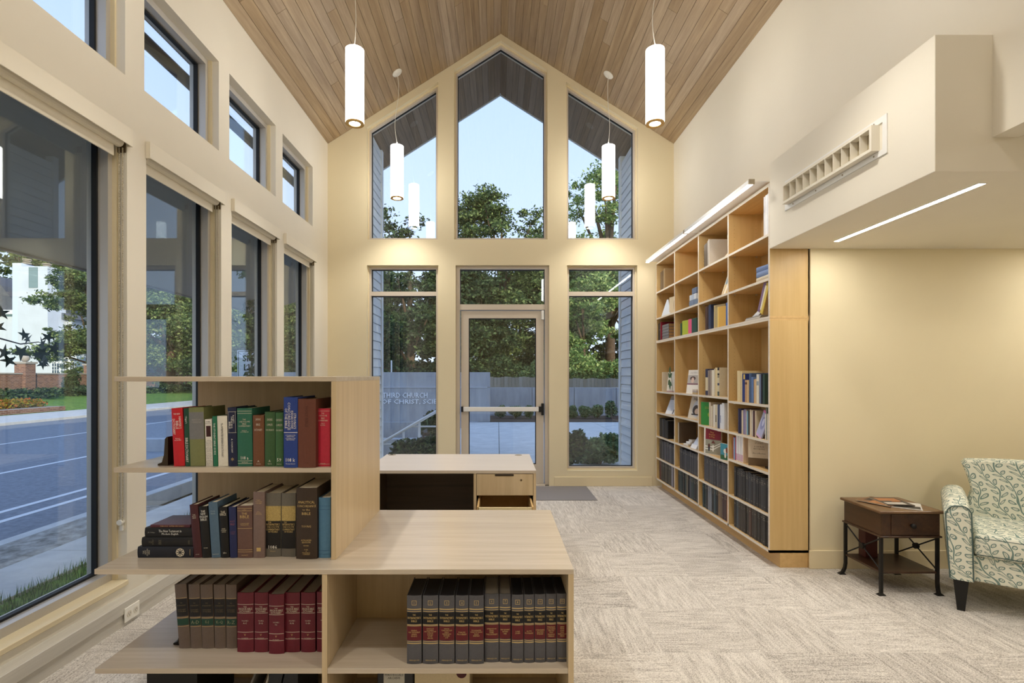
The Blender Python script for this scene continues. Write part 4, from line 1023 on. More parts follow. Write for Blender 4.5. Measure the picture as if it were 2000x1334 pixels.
for i in range(4):
    f, n = bay(i)
    for z in ROWS[i]:
        hboard('shelf', n + 0.001, f - 0.001, z - 0.019, z)
        bm = bmesh.new()
        for xx in (BXF + 0.05, BXB - 0.05):
            bx(bm, xx - 0.005, xx + 0.005, f - 0.016, f, z - 0.029, z - 0.0195); bx(bm, xx - 0.005, xx + 0.005, n, n + 0.016, z - 0.029, z - 0.0195)
        obj('shelf_pin', bm, PEG, bc)
    bm = bmesh.new()   # rows of pin holes as shallow discs on the far side of each bay
    for lo, hi in ((0.45, 1.70), (1.92, 2.70)):
        z = lo
        while z < hi:
            for xx in (BXF + 0.05, BXB - 0.05):
                vs = [bm.verts.new((xx + 0.0022 * math.cos(a * PI / 3), f - 0.0003, z + 0.0022 * math.sin(a * PI / 3))) for a in range(6)]
                bm.faces.new(vs)
            z += 0.032
    o = obj('pin_hole', bm, HOLE, bc); o['kind'] = 'stuff'

BAYN = ['end-wall bay', 'second bay', 'third bay', 'alcove-side bay']
RZ_ = -PI / 2
def row(i, z, y0, specs, rowname, x=None, shelf_label=None, gr=None, hj=0.0, step=0.001):
    """specs: (w, h, d, rgb, word[, texts, bands]); placed from y0 towards the camera"""
    y = y0; n = 0
    for s in specs:
        w, h, d, rgb, word = s[:5]
        xx = (BXF + 0.018 if x is None else x) + R.uniform(-0.003, 0.003)
        lab = '%s, %s from the end wall, %s, %s' % (word, ORD[n], rowname, BAYN[i])
        book(lab, (xx, y - w / 2, z + 0.0004), w - 0.0008, h, min(d, BXB - 0.01 - xx), rgb, rz=RZ_, group=gr or ('books on the %s, %s' % (rowname, BAYN[i])),
             texts=s[5] if len(s) > 5 else (), bands=s[6] if len(s) > 6 else (), bulge=s[7] if len(s) > 7 else 0.002, pages=PAGE)
        y -= w + step; n += 1
    return y
def dark_set(i, z, y0, y1, ws, h, cols, rowname, word, tx=True):
    sp = []; y = y0; k = 0
    while True:
        w = ws[k % len(ws)]
        if y - w < y1: break
        c = cols[k % len(cols)]; hh = h + R.uniform(-0.008, 0.006)
        f = PAGEG if R.random() < 0.5 else cover((176, 170, 160))
        t = [('MH', 0.84, 0.6, 0.010, f), ('%d' % (1890 + k), 0.12, 0.5, 0.006, f)] if tx else []
        b = [(0.90, 0.906, f), (0.78, 0.786, f)] if tx and k % 2 else []
        sp.append((w, hh, 0.19, c, word, t, b)); y -= w + 0.001; k += 1
    row(i, z, y0, sp, rowname)
G1, G2, G3, K1, K2 = (70, 72, 80), (58, 60, 68), (84, 84, 94), (42, 42, 46), (34, 36, 42)
BR1, BR2, TQ = (74, 62, 56), (88, 74, 66), (40, 56, 62)
# lowest shelf
z0 = HB + 0.019
dark_set(0, z0, 6.47, bay(0)[1], [0.030, 0.030, 0.036], 0.235, [(56, 44, 42), (96, 36, 40), (66, 62, 58), (62, 60, 56), (64, 60, 56), (60, 60, 58), (64, 62, 60), (66, 64, 60), (62, 60, 58), (64, 62, 60), (70, 68, 66), (62, 60, 58), (64, 62, 60), (66, 64, 60), (150, 150, 160), (90, 86, 100)], 'lowest shelf', 'brown grey bound volume')
dark_set(1, z0, 5.80, bay(1)[1], [0.042, 0.036, 0.048], 0.235, [K2, TQ, TQ, (36, 44, 50), K2, TQ, (110, 104, 90), K2, (70, 74, 84), TQ, TQ, K2], 'lowest shelf', 'black and teal bound volume')
dark_set(2, z0, 5.10, bay(2)[1], [0.040, 0.040, 0.050], 0.235, [TQ, TQ, K2, (120, 126, 138), (120, 126, 138), K2, (60, 76, 84), K2, (120, 100, 80), (104, 88, 72), (70, 52, 54), (70, 52, 54), (168, 112, 68), (60, 56, 60)], 'lowest shelf', 'old bound volume')
dark_set(3, z0, 4.43, bay(3)[1], [0.044, 0.040, 0.046], 0.235, [K1, (66, 76, 84), (58, 52, 48), (56, 50, 46), (56, 50, 46), (54, 50, 46), (78, 60, 52), (56, 50, 46), (56, 52, 48), (50, 48, 46), (46, 44, 44), (46, 44, 44), (46, 44, 44), (44, 44, 44)], 'lowest shelf', 'dark brown bound volume')
z1 = ROWS[0][0]
dark_set(0, z1, 6.46, bay(0)[1], [0.036, 0.044], 0.228, [(58, 52, 52), K2, G2, G1, G2, G3, G2, G1, G2, G3, G1, G2, G1], 'second shelf up', 'slate bound volume')
dark_set(1, z1 + 0.003, 5.74, bay(1)[1], [0.030, 0.034], 0.222, [(72, 66, 66), (62, 60, 64), G2, K1, G1, G1, G2, G1, G2, G1, G2, G1, G2, G1, G2], 'second shelf up', 'grey bound volume')
dark_set(2, z1, 5.07, bay(2)[1], [0.060, 0.040, 0.040], 0.236, [G1, G1, G2, G1, G2, G2, G1, G2, G3, G1, G2, G1, G1], 'second shelf up', 'slate grey bound volume')
dark_set(3, z1, 4.42, bay(3)[1], [0.042, 0.038], 0.246, [K1, K1, (58, 58, 62), K1, K1, (58, 58, 62), G2, K1, (62, 62, 66), K1, K1, (58, 58, 62), K1, K1], 'second shelf up', 'charcoal bound volume')
# third shelf
z2 = 0.655
row(0, z2, 6.46, [(0.062, 0.225, 0.19, K2, 'black binder'), (0.062, 0.222, 0.19, (26, 26, 30), 'black binder'), (0.040, 0.222, 0.19, G2, 'black binder'), (0.045, 0.224, 0.19, (24, 24, 28), 'black binder'), (0.10, 0.215, 0.15, (20, 20, 24), 'black binder')], 'third shelf up')
tag_i = 0
def slab_book(label, loc, w, h, t, rgb, rz=RZ_, pitch=0.0, name='booklet', cat='booklet', gr=None, extra=()):
    """upright flat booklet, front cover facing local -Y; leans back by pitch"""
    o = box(name, cover(rgb), -w / 2, w / 2, 0, t, 0, h, None, 0.0008)
    o.location = loc; o.rotation_euler = (Matrix.Rotation(rz, 4, 'Z') @ Matrix.Rotation(-pitch, 4, 'X')).to_euler()
    tag(o, label, cat, gr)
    box('pages', PAGE, -w / 2 - 0.0006, w / 2 - 0.003, 0.0012, t - 0.0012, 0.002, h + 0.0006, o)
    for e in extra:
        if e[0] == 'rect': box('cover_print', cover(e[5]), e[1] * w, e[2] * w, -0.0006 - (e[6] if len(e) > 6 else 0), 0.0, e[3] * h, e[4] * h, o)
        elif e[0] == 'text': text(e[1], cover(e[5]), e[3] * w, e[4], lambda a, b, q=e: (a + (q[6] * w if len(q) > 6 else 0), -0.0014, q[2] * h + b), o)
        elif e[0] == 'poly':
            bm = bmesh.new(); f = bm.faces.new([bm.verts.new((a * w, -0.0010 - e[3] * 1.0, b * h)) for a, b in e[1]]); f.normal_update()
            obj('cover_print', bm, cover(e[2]), o)
    return o
def ell(cx, cy, rx, ry, n=14, a0=0.0, a1=2 * PI): return [(cx + rx * math.cos(a0 + (a1 - a0) * i / n), cy + ry * math.sin(a0 + (a1 - a0) * i / n)) for i in range(n)]
o = box('small_box', cover((216, 150, 136)), 0, 0.05, 0, 0.10, 0, 0.05, None, 0.006); o.location = (2.03, 5.895, z2 + 0.062); tag(o, 'small salmon pink box on top of a pale green one, third shelf', 'box')
o = box('small_box', cover((190, 222, 186)), 0, 0.06, 0, 0.12, 0, 0.060, None, 0.008); o.location = (2.025, 5.885, z2 + 0.0005); tag(o, 'small pale green box on the third shelf at the end-wall bay', 'box')
row(1, 0.657, 5.80, [(0.014, 0.225, 0.19, (110, 96, 80), 'thin brown periodical', (), [(0.0, 1.0, cover((196, 186, 166)))]), (0.014, 0.225, 0.19, (88, 74, 60), 'thin brown periodical', (), [(0.0, 1.0, cover((190, 180, 160)))])], 'third shelf up', step=0.012)  # bay's shade is put into the brown covers behind the cream spines
t = thing('dark_vase', 'dark upright case at the back of the third shelf behind a pamphlet rack', 'case', (2.16, 5.30, 0.657))
bm = bmesh.new(); lathe(bm, [(0, 0), (0.05, 0), (0.055, 0.10), (0.05, 0.185), (0.038, 0.205), (0, 0.21)], 20); obj('body', bm, cover((30, 32, 40)), t, smooth=True)
bm = bmesh.new(); lathe(bm, [(0.0, 0.232), (0.02, 0.228), (0.03, 0.212), (0.028, 0.204), (0, 0.20)], 16); obj('lid', bm, cover((150, 110, 84)), t, smooth=True)
for j in range(3):
    o = box('pamphlet_bundle', cover([(214, 210, 204), (222, 222, 224), (206, 204, 204)][j]), 0, 0.15, 0, 0.10, 0, 0.022, None, 0.003)
    o.location = (2.0 + 0.012 * j, 5.495 - 0.02 * j, 0.6575 + 0.0225 * j); o.rotation_euler = (0, 0, 0.12 - 0.1 * j)
    tag(o, 'white pamphlet bundle, %s of the stack on the third shelf' % ['lowest', 'middle one', 'topmost'][j], 'pamphlets', 'pamphlet stack')
t = thing('pamphlet_stand', 'pale clear pamphlet stand tipped back beside the pamphlet stack', 'stand', (1.995, 5.33, 0.6575), RZ_)
o = box('pamphlet', cover((196, 204, 224)), -0.075, 0.075, 0, 0.006, 0.012, 0.17, t, 0.001); o.rotation_euler = (-0.60, 0, 0)
box('base', cover((210, 214, 224)), -0.075, 0.075, 0.0, 0.12, 0.0, 0.006, t, 0.001); o = box('lip', cover((224, 228, 236)), -0.075, 0.075, -0.004, 0.0, 0.0, 0.045, t, 0.001); o.rotation_euler = (-0.5, 0, 0)
# bay three: red book and the show-jumping cover
book('plain red book behind the white illustrated book, third shelf', (2.02, 5.065, 0.6585), 0.022, 0.19, 0.15, (150, 26, 34), rz=RZ_)
slab_book('white and maroon illustrated book facing out, white fence picture, yellow title', (2.02, 4.92, 0.6585), 0.190, 0.250, 0.020, (222, 220, 214), rz=RZ_ + 0.50, pitch=0.02, name='book', cat='book',
    extra=[('rect', -0.40, 0.5, 0.02, 0.98, (152, 150, 134)), ('rect', -0.40, 0.5, 0.56, 0.98, (128, 30, 44), 0.0003), ('text', 'They\nBlended\nto Pray', 0.74, 0.6, 0.06, (226, 180, 90), -0.02),
           ('poly', [(-0.40, 0.27), (0.06, 0.27), (0.5, 0.44), (0.5, 0.47), (0.06, 0.31), (-0.40, 0.31)], (236, 234, 228), 0.0004), ('poly', [(-0.40, 0.18), (0.06, 0.17), (0.5, 0.36), (0.5, 0.40), (0.06, 0.21), (-0.40, 0.22)], (236, 234, 228), 0.0004),
           ('poly', [(0.03, 0.12), (0.09, 0.12), (0.09, 0.36), (0.03, 0.36)], (240, 238, 232), 0.0006), ('poly', ell(-0.18, 0.30, 0.07, 0.10), (90, 50, 44), 0.0008), ('poly', ell(-0.18, 0.20, 0.05, 0.09), (40, 44, 60), 0.0009),
           ('poly', [(-0.06, 0.42), (0.06, 0.54), (0.2, 0.42)], (120, 70, 60), 0.0007), ('rect', 0.30, 0.46, 0.90, 0.95, (220, 214, 204), 0.0008)])
slab_book('small teal picture book with rounded corners at the shelf front', (2.0, 4.60, 0.6585), 0.115, 0.142, 0.016, (66, 140, 160), rz=RZ_ + 0.25, name='book', cat='book',
    extra=[('rect', -0.47, 0.5, 0.03, 0.30, (50, 96, 60)), ('poly', ell(0.05, 0.55, 0.17, 0.15), (232, 226, 216), 0.0006), ('poly', ell(0.26, 0.62, 0.13, 0.18), (120, 60, 40), 0.0008), ('poly', ell(0.08, 0.28, 0.10, 0.16), (226, 220, 210), 0.0009)])
# alcove bay, third shelf
zz = 0.690
row(3, zz, 4.452, [(0.016, 0.192, 0.14, (190, 60, 52), 'slim red paperback'), (0.026, 0.188, 0.14, (136, 164, 200), 'light blue paperback'), (0.020, 0.192, 0.14, (170, 40, 84), 'magenta paperback')] +
    [(0.018, 0.226 - 0.004 * (j % 2), 0.15, (226, 226, 230), 'slim white booklet with pink foot', (), [(0.03, 0.27, cover((206, 168, 190)))]) for j in range(6)] + [(0.014, 0.226, 0.15, (220, 196, 168), 'thin tan booklet')], 'third shelf up', step=0.002)
slab_book('cream portfolio with printed lines and a brown lower edge facing out', (2.055, 4.105, zz + 0.0005), 0.155, 0.238, 0.012, (206, 192, 170), rz=RZ_ + 0.95, name='portfolio', cat='portfolio',
    extra=[('rect', -0.5, 0.5, 0.0, 0.26, (104, 84, 60)), ('text', 'VOICES\nof LIGHT', 0.80, 0.4, 0.035, (90, 80, 72)), ('text', 'A CHURCH\nRECORDING', 0.60, 0.5, 0.030, (90, 80, 72)), ('text', 'the collection', 0.42, 0.6, 0.012, (90, 80, 72))])
t = thing('easel_stand', 'black folding display stand empty at the alcove end of the third shelf', 'stand', (2.06, 3.925, zz + 0.0005), RZ_ - 0.2)
o = box('rest', BLACK, -0.075, 0.0, 0, 0.008, 0.012, 0.15, t, 0.001); o.rotation_euler = (0.0, 0.55, 0)
box('foot', BLACK, -0.10, 0.03, -0.02, 0.06, 0.0, 0.010, t, 0.001); box('strut', BLACK, -0.005, 0.005, 0.008, 0.05, 0.005, 0.09, t)
# fourth shelf
slab_book('tipped-back booklet with a cracked-ice cover photo, fourth shelf', (2.03, 6.13, 0.9475), 0.20, 0.235, 0.008, (196, 204, 220), rz=RZ_ + 0.35, pitch=0.42, extra=[('rect', -0.5, 0.5, 0.80, 1.0, (150, 146, 142)), ('rect', -0.5, 0.5, 0.78, 0.80, (60, 60, 64)), ('rect', -0.5, 0.5, 0.0, 0.2, (222, 224, 230)),
    ('poly', [(0.10, 0.02), (0.16, 0.02), (0.22, 0.3), (0.36, 0.45), (0.34, 0.78), (0.30, 0.78), (0.30, 0.5), (0.16, 0.33)], (52, 52, 60), 0.0008)])
slab_book('tipped-back booklet with a mother and child photo, fourth shelf', (2.035, 5.42, 0.9545), 0.19, 0.235, 0.008, (206, 200, 190), rz=RZ_ + 0.35, pitch=0.25, extra=[('text', 'Hints', 0.89, 0.7, 0.035, (120, 110, 104)), ('poly', ell(0.10, 0.46, 0.36, 0.38), (190, 198, 214), 0.0004), ('poly', ell(0.02, 0.40, 0.24, 0.22), (70, 62, 60), 0.0006), ('poly', ell(0.12, 0.34, 0.16, 0.13), (210, 190, 178), 0.0008), ('rect', -0.25, 0.5, 0.16, 0.22, (60, 56, 56), 0.0009)])
o = slab_book('bright green hardback facing out with gilt circular emblem', (2.025, 5.05, 0.9225), 0.15, 0.223, 0.012, (52, 138, 62), rz=RZ_ + 0.45, name='book', cat='book', extra=[('text', 'The First Church\nof the Living Light', 0.75, 0.62, 0.022, (196, 190, 80), 0.10), ('poly', ell(0.22, 0.46, 0.17, 0.115), (120, 168, 60), 0.0003), ('poly', ell(0.22, 0.46, 0.10, 0.07), (190, 180, 70), 0.0006)])
row(2, 0.922, 4.945, [(0.040, 0.228, 0.15, (206, 192, 172), 'cream paperback'), (0.030, 0.195, 0.15, (216, 206, 184), 'short cream paperback'), (0.016, 0.205, 0.15, (190, 178, 160), 'buff paperback'), (0.046, 0.212, 0.15, (226, 222, 214), 'white paperback'), (0.032, 0.215, 0.15, (206, 196, 170), 'cream paperback', (), [(0.25, 0.55, cover((40, 36, 34)), 0.002, 0.014)]), (0.020, 0.215, 0.15, (216, 206, 180), 'ivory paperback'), (0.030, 0.218, 0.15, (74, 84, 116), 'dusty blue paperback'), (0.026, 0.212, 0.15, (150, 156, 176), 'pale blue paperback'), (0.036, 0.222, 0.15, (222, 226, 234), 'white paperback', (), [(0.25, 0.55, cover((80, 110, 170)), -0.008, 0.002)]), (0.05, 0.235, 0.15, (220, 224, 232), 'white paperback')], 'fourth shelf up')
row(3, 0.923, 4.345, [(0.026, 0.205, 0.16, (48, 48, 82), 'navy hardback'), (0.022, 0.206, 0.16, (44, 44, 78), 'navy hardback'), (0.030, 0.195, 0.15, (204, 192, 168), 'cream paperback'), (0.018, 0.2, 0.15, (120, 112, 150), 'mauve paperback'), (0.026, 0.205, 0.15, (150, 140, 176), 'lilac paperback'), (0.010, 0.205, 0.15, (206, 196, 176), 'thin cream booklet'), (0.030, 0.195, 0.15, (120, 164, 190), 'sky blue paperback'), (0.030, 0.198, 0.15, (58, 54, 44), 'dark patterned paperback'), (0.020, 0.208, 0.15, (214, 200, 176), 'cream hardback'), (0.018, 0.205, 0.15, (222, 216, 206), 'ivory booklet'), (0.046, 0.202, 0.15, (84, 56, 56), 'maroon brown paperback'), (0.02, 0.205, 0.15, (204, 190, 164), 'buff booklet')], 'fourth shelf up')
o = slab_book('lilac illustrated booklet leaning steeply on the fourth shelf beside the alcove', (2.0, 4.01, 0.932), 0.085, 0.215, 0.014, (176, 180, 214), rz=RZ_, pitch=0.12, extra=[('rect', -0.5, 0.5, 0.92, 1.0, (196, 110, 160)), ('rect', -0.5, 0.5, 0.0, 0.08, (206, 170, 214)), ('poly', ell(0, 0.55, 0.3, 0.25), (140, 146, 190), 0.0004), ('poly', ell(0.05, 0.6, 0.16, 0.15), (190, 194, 222), 0.0007)])
o.rotation_euler = (Matrix.Rotation(RZ_, 4, 'Z') @ Matrix.Rotation(0.42, 4, 'Y') @ Matrix.Rotation(-0.1, 4, 'X')).to_euler()
t = book('maroon hardback lying half under the lilac booklet', (2.03, 3.985, 0.9245), 0.022, 0.13, 0.14, (110, 36, 40), rz=RZ_, flat=False); t.rotation_euler = (Matrix.Rotation(RZ_, 4, 'Z') @ Matrix.Rotation(1.45, 4, 'Y')).to_euler(); t.location = (2.03, 4.09, 0.937)
row(3, 0.923, 3.915, [(0.016, 0.19, 0.15, (222, 218, 210), 'white booklet'), (0.012, 0.262, 0.15, (120, 132, 130), 'tall grey green booklet'), (0.020, 0.195, 0.15, (204, 192, 172), 'cream paperback')], 'fourth shelf past lilac booklet')
# fifth shelf
slab_book('booklet with a dark green leaf cover, fifth shelf at the end wall', (2.04, 6.12, 1.2095), 0.20, 0.24, 0.008, (206, 202, 194), rz=RZ_ + 0.3, pitch=0.12, extra=[('rect', -0.5, -0.15, 0.0, 1.0, (220, 214, 200)), ('rect', -0.5, 0.5, 0.0, 0.06, (170, 140, 146), 0.0003)])
t = thing('leafy_sprig', 'glossy dark green leaf sprig in front of the leaf booklet', 'plant', (1.99, 5.99, 1.2095))
lf_m = plain('glossy_leaf', srgb(40, 84, 36), 0.35, 0.5)
bm = bmesh.new(); tube(bm, [(0.02, 0, 0.0), (0.012, 0, 0.10), (0.0, 0.0, 0.20)], 0.002, 6); obj('stem', bm, lf_m, t)
for a, s, dz in ((0.0, 0.05, 0.21), (0.9, 0.045, 0.17), (-0.9, 0.045, 0.17), (2.2, 0.05, 0.14), (-2.2, 0.04, 0.12), (3.1, 0.055, 0.13)):
    pts = [(0, 0), (0.3, 0.25), (0.28, 0.6), (0, 1.0), (-0.28, 0.6), (-0.3, 0.25)]
    bm = bmesh.new(); vs = [bm.verts.new((-0.012 - 0.01 * abs(q), (q * math.cos(a) + p * math.sin(a)) * s * 1.9, dz + (p * math.cos(a) - q * math.sin(a)) * s * 1.9)) for q, p in pts]
    bm.faces.new(vs); r = bmesh.ops.extrude_face_region(bm, geom=bm.faces[:]); bmesh.ops.translate(bm, vec=(0.001, 0, 0), verts=[v for v in r['geom'] if isinstance(v, bmesh.types.BMVert)])
    obj('leaf', bm, lf_m, t)
row(0, 1.209, 6.36, [(0.012, 0.236, 0.15, (214, 204, 184), 'thin cream book')], 'fifth shelf up')
slab_book('white book with a grey portrait photo cover, standing on the fifth shelf', (2.03, 5.46, 1.2135), 0.175, 0.25, 0.010, (226, 222, 216), rz=RZ_ + 0.35, pitch=0.14, name='book', cat='book', extra=[('text', 'CALMING', 0.88, 0.8, 0.02, (170, 166, 164)), ('rect', -0.5, 0.5, 0.40, 0.78, (176, 170, 168)), ('poly', ell(-0.05, 0.56, 0.13, 0.12), (214, 190, 180), 0.0006), ('poly', ell(-0.05, 0.64, 0.24, 0.09), (84, 66, 62), 0.0004), ('rect', -0.5, 0.5, 0.38, 0.43, (120, 80, 96), 0.0009), ('rect', -0.5, 0.5, 0.0, 0.37, (232, 230, 226), 0.0002)])
for j in range(3):
    o = box('small_booklet', cover([(196, 170, 120), (170, 160, 158), (206, 196, 184)][j]), 0, 0.09, 0, 0.11, 0, 0.016, None, 0.001)
    o.location = (1.995, 5.24, 1.214 + 0.0165 * j); tag(o, 'small booklet, %s of the little stack before the portrait book' % ['lowest', 'middle one', 'top one'][j], 'booklet', 'little booklet stack')
row(2, 1.213, 5.03, [(0.060, 0.252, 0.16, (46, 50, 80), 'cream and navy hardback', (), [(0.18, 0.68, cover((220, 206, 172)))]), (0.030, 0.238, 0.16, (150, 136, 126), 'taupe paperback'), (0.024, 0.242, 0.16, (136, 122, 116), 'grey brown paperback'), (0.020, 0.24, 0.16, (170, 158, 146), 'buff paperback'), (0.060, 0.240, 0.16, (226, 220, 204), 'white hardback'), (0.016, 0.25, 0.16, (214, 206, 186), 'ivory booklet'), (0.058, 0.262, 0.16, (218, 200, 156), 'tall cream hardback'), (0.040, 0.262, 0.16, (206, 196, 170), 'black and cream banded paperback', (), [(0.90, 1.0, INKK), (0.72, 0.80, INKK), (0.66, 0.69, INKK), (0.38, 0.46, cover((40, 56, 90))), (0.02, 0.17, cover((60, 80, 80)))])], 'fifth shelf up')
bm = bmesh.new()
row(3, 1.186, 4.365, [(0.052, 0.255, 0.16, (222, 204, 160), 'tall cream spiral-bound book'), (0.030, 0.250, 0.17, (214, 196, 152), 'tall cream ring-bound book'), (0.050, 0.232, 0.16, (40, 56, 122), 'royal blue comb-bound book', (), [(0.80, 0.97, cover((214, 186, 96)), 0.0, 0.024)]), (0.040, 0.180, 0.15, (190, 152, 110), 'tan paperback', (), [(0.80, 0.9, cover((90, 60, 40)))]), (0.028, 0.180, 0.15, (206, 176, 134), 'buff paperback'), (0.038, 0.235, 0.16, (70, 92, 128), 'blue photographic paperback'), (0.030, 0.205, 0.15, (96, 124, 174), 'light blue paperback'), (0.032, 0.185, 0.15, (200, 166, 126), 'tan paperback'), (0.016, 0.19, 0.15, (212, 188, 150), 'buff booklet'), (0.036, 0.226, 0.16, (222, 218, 204), 'white hardback', (), [(0.62, 0.76, cover((150, 160, 170)))]), (0.032, 0.222, 0.16, (110, 126, 158), 'slate blue paperback'), (0.022, 0.226, 0.16, (28, 32, 50), 'black hardback'), (0.032, 0.225, 0.16, (50, 74, 66), 'dark green illustrated paperback')], 'fifth shelf up')
# joint shelf
zj = ZJ1
row(0, zj, 6.525, [(0.040, 0.21, 0.16, (42, 34, 30), 'black brown bound volume'), (0.020, 0.205, 0.16, (60, 48, 40), 'dark brown bound volume'), (0.046, 0.215, 0.16, (34, 30, 28), 'black bound volume', [('HYMNS', 0.6, 0.7, 0.008, SILVER)]), (0.022, 0.222, 0.17, (140, 34, 56), 'crimson hardback')], 'shelf over the middle joint')
for j in range(5):
    o = book('grey cloth book lying, %s from the bottom of the stack beside the crimson hardback' % ORD[j], (2.005, 6.355, zj + 0.018 + 0.0355 * j), 0.0345, 0.24, 0.19, (112, 110, 116), group='grey stack beside the crimson hardback', pages=cover((176, 140, 92)))
    o.rotation_euler = (Matrix.Rotation(RZ_, 4, 'Z') @ Matrix.Rotation(PI / 2, 4, 'Y')).to_euler()
row(1, zj, 5.72, [(0.040, 0.135, 0.13, (60, 84, 62), 'small dark green book'), (0.012, 0.15, 0.12, (40, 60, 50), 'thin dark green booklet')], 'shelf over the middle joint')
slab_book('small lime green book facing out above the middle joint', (2.01, 5.595, zj + 0.0005), 0.13, 0.155, 0.012, (172, 186, 62), rz=RZ_ + 0.15, name='book', cat='book')
slab_book('small hot pink book beside the lime green one', (2.02, 5.48, zj + 0.0005), 0.09, 0.157, 0.012, (222, 96, 136), rz=RZ_ + 0.1, name='book', cat='book')
slab_book('small dark teal book beside the hot pink one', (2.02, 5.37, zj + 0.0005), 0.11, 0.155, 0.012, (44, 78, 72), rz=RZ_ + 0.1, name='book', cat='book')
row(2, zj, 5.035, [(0.050, 0.225, 0.16, (74, 50, 44), 'dark brown hardback'), (0.020, 0.232, 0.16, (60, 52, 60), 'dark plum booklet'), (0.050, 0.236, 0.17, (52, 64, 96), 'wide navy hardback')], 'shelf over the middle joint')
slab_book('parchment coloured book with a green cover motif facing out', (2.03, 4.78, zj + 0.0005), 0.15, 0.215, 0.02, (204, 186, 142), rz=RZ_ + 0.30, name='book', cat='book', extra=[('rect', -0.46, -0.2, 0.05, 0.95, (176, 160, 120)), ('poly', ell(0.1, 0.55, 0.2, 0.28), (150, 140, 96), 0.0004)])
slab_book('golden tan book facing out beside the parchment book', (2.01, 4.67, zj + 0.0005), 0.13, 0.185, 0.012, (206, 164, 84), rz=RZ_ + 0.25, name='book', cat='book', extra=[('rect', -0.5, -0.38, 0, 1, (226, 196, 110))])
slab_book('blue book leaning at the end of the third bay above the middle joint', (2.0, 4.555, zj + 0.0005), 0.045, 0.20, 0.018, (70, 104, 170), rz=RZ_, name='book', cat='book')
for j in range(3):
    o = box('magazine', cover([(176, 172, 166), (206, 202, 196), (150, 146, 140)][j]), 0, 0.16, 0, 0.24, 0, 0.008, None, 0.0005)
    o.location = (2.0, 3.99 - 0.012 * j, zj + 0.0005 + 0.0085 * j); tag(o, 'grey magazine lying flat, %s of the pile in the bay by the alcove' % ['lowest', 'middle one', 'topmost'][j], 'magazine', 'grey magazine pile')
o = slab_book('small grey card propped on the magazine pile', (2.01, 4.08, zj + 0.027), 0.10, 0.075, 0.004, (150, 150, 152), rz=RZ_, pitch=0.75, extra=[('rect', -0.4, 0.4, 0.2, 0.8, (196, 196, 200))], name='card', cat='card')
o = slab_book('yellow and purple illustrated magazine leaning against the side panel', (2.0, 3.955, zj + 0.026), 0.08, 0.235, 0.006, (214, 190, 90), rz=RZ_, pitch=0.1, name='magazine', cat='magazine', extra=[('rect', -0.5, 0.0, 0.0, 1.0, (120, 96, 130)), ('rect', -0.1, 0.15, 0.1, 0.9, (232, 226, 210), 0.0004)])
o.rotation_euler = (Matrix.Rotation(RZ_, 4, 'Z') @ Matrix.Rotation(0.45, 4, 'Y')).to_euler(); o.location = (2.0, 3.985, zj + 0.045)
# shelf above
z7 = 2.118
o = obj('folded_card', prism(bmesh.new(), [(-0.10, 0), (0.10, 0), (0.015, 0.195), (-0.015, 0.195)], 0.004, lambda a, b, c: (c, -a, b)), cover((206, 214, 226)), None)
o.location = (2.01, 6.24, z7 + 0.0005); o.rotation_euler = (0, 0.12, 0.25); tag(o, 'white folded triangular card standing high in the end-wall bay', 'card')
slab_book('cream book with a line drawing behind the triangular card', (2.05, 6.08, z7 + 0.0005), 0.20, 0.205, 0.014, (206, 190, 160), rz=RZ_ + 0.2, name='book', cat='book', extra=[('poly', ell(0.1, 0.5, 0.12, 0.3), (150, 120, 90), 0.0003), ('poly', ell(0.1, 0.5, 0.08, 0.25), (200, 184, 156), 0.0006)])
for j in range(6):
    a, b, c, w = [(5.39, 0, 0.12, 0.13), (5.40, 0.061, 0.06, 0.055), (5.335, 0.061, 0.055, 0.055), (5.27, 0, 0.09, 0.09), (5.275, 0.061, 0.055, 0.06), (5.31, 0.122, 0.10, 0.12)][j]
    o = box('stationery_box', cover([(112, 128, 156), (196, 206, 220), (176, 190, 212), (104, 122, 152), (206, 212, 222), (100, 116, 146)][j]), 0, 0.10, -w, 0, 0, 0.058, None, 0.002)
    o.location = (2.005, a + (0.08 if j in (0, 5) else 0.06), z7 + 0.0005 + b)
    tag(o, ['blue grey box at the bottom of the small carton stack', 'pale carton in the middle layer of the small stack, end-wall side', 'pale blue carton in the centre of the small stack', 'blue grey box at the bottom front corner of the small stack', 'white carton in the middle layer against the divider', 'slate blue box topping the small carton stack'][j], 'box', 'small cartons high in the second bay')
slab_book('picture book with blue and ochre cover leaning back high in the third bay', (2.02, 4.62, z7 + 0.0005), 0.17, 0.235, 0.018, (214, 206, 186), rz=RZ_ + 0.1, pitch=0.32, name='book', cat='book', extra=[('rect', -0.42, 0.45, 0.45, 0.92, (110, 134, 150)), ('rect', -0.42, 0.45, 0.05, 0.45, (196, 164, 108)), ('poly', [(-0.3, 0.05), (-0.1, 0.05), (0.0, 0.8), (-0.15, 0.8)], (222, 214, 196), 0.0004), ('poly', [(0.1, 0.1), (0.35, 0.1), (0.3, 0.6), (0.15, 0.6)], (84, 70, 56), 0.0004)])
for j in range(3):
    o = book(['cream book at the bottom of the three-book stack high by the alcove', 'blue book in the middle of the three-book stack high by the alcove', 'blue spined book topping the three-book stack high by the alcove'][j], (2.01, 4.055, z7 + 0.018 + 0.041 * j), 0.036 if j == 0 else 0.04, 0.215, 0.15, [(196, 186, 164), (116, 136, 176), (104, 124, 166)][j], pages=PAGE if j == 0 else cover((140, 110, 70)))
    o.rotation_euler = (Matrix.Rotation(RZ_ + 0.06 * j, 4, 'Z') @ Matrix.Rotation(PI / 2, 4, 'Y')).to_euler()
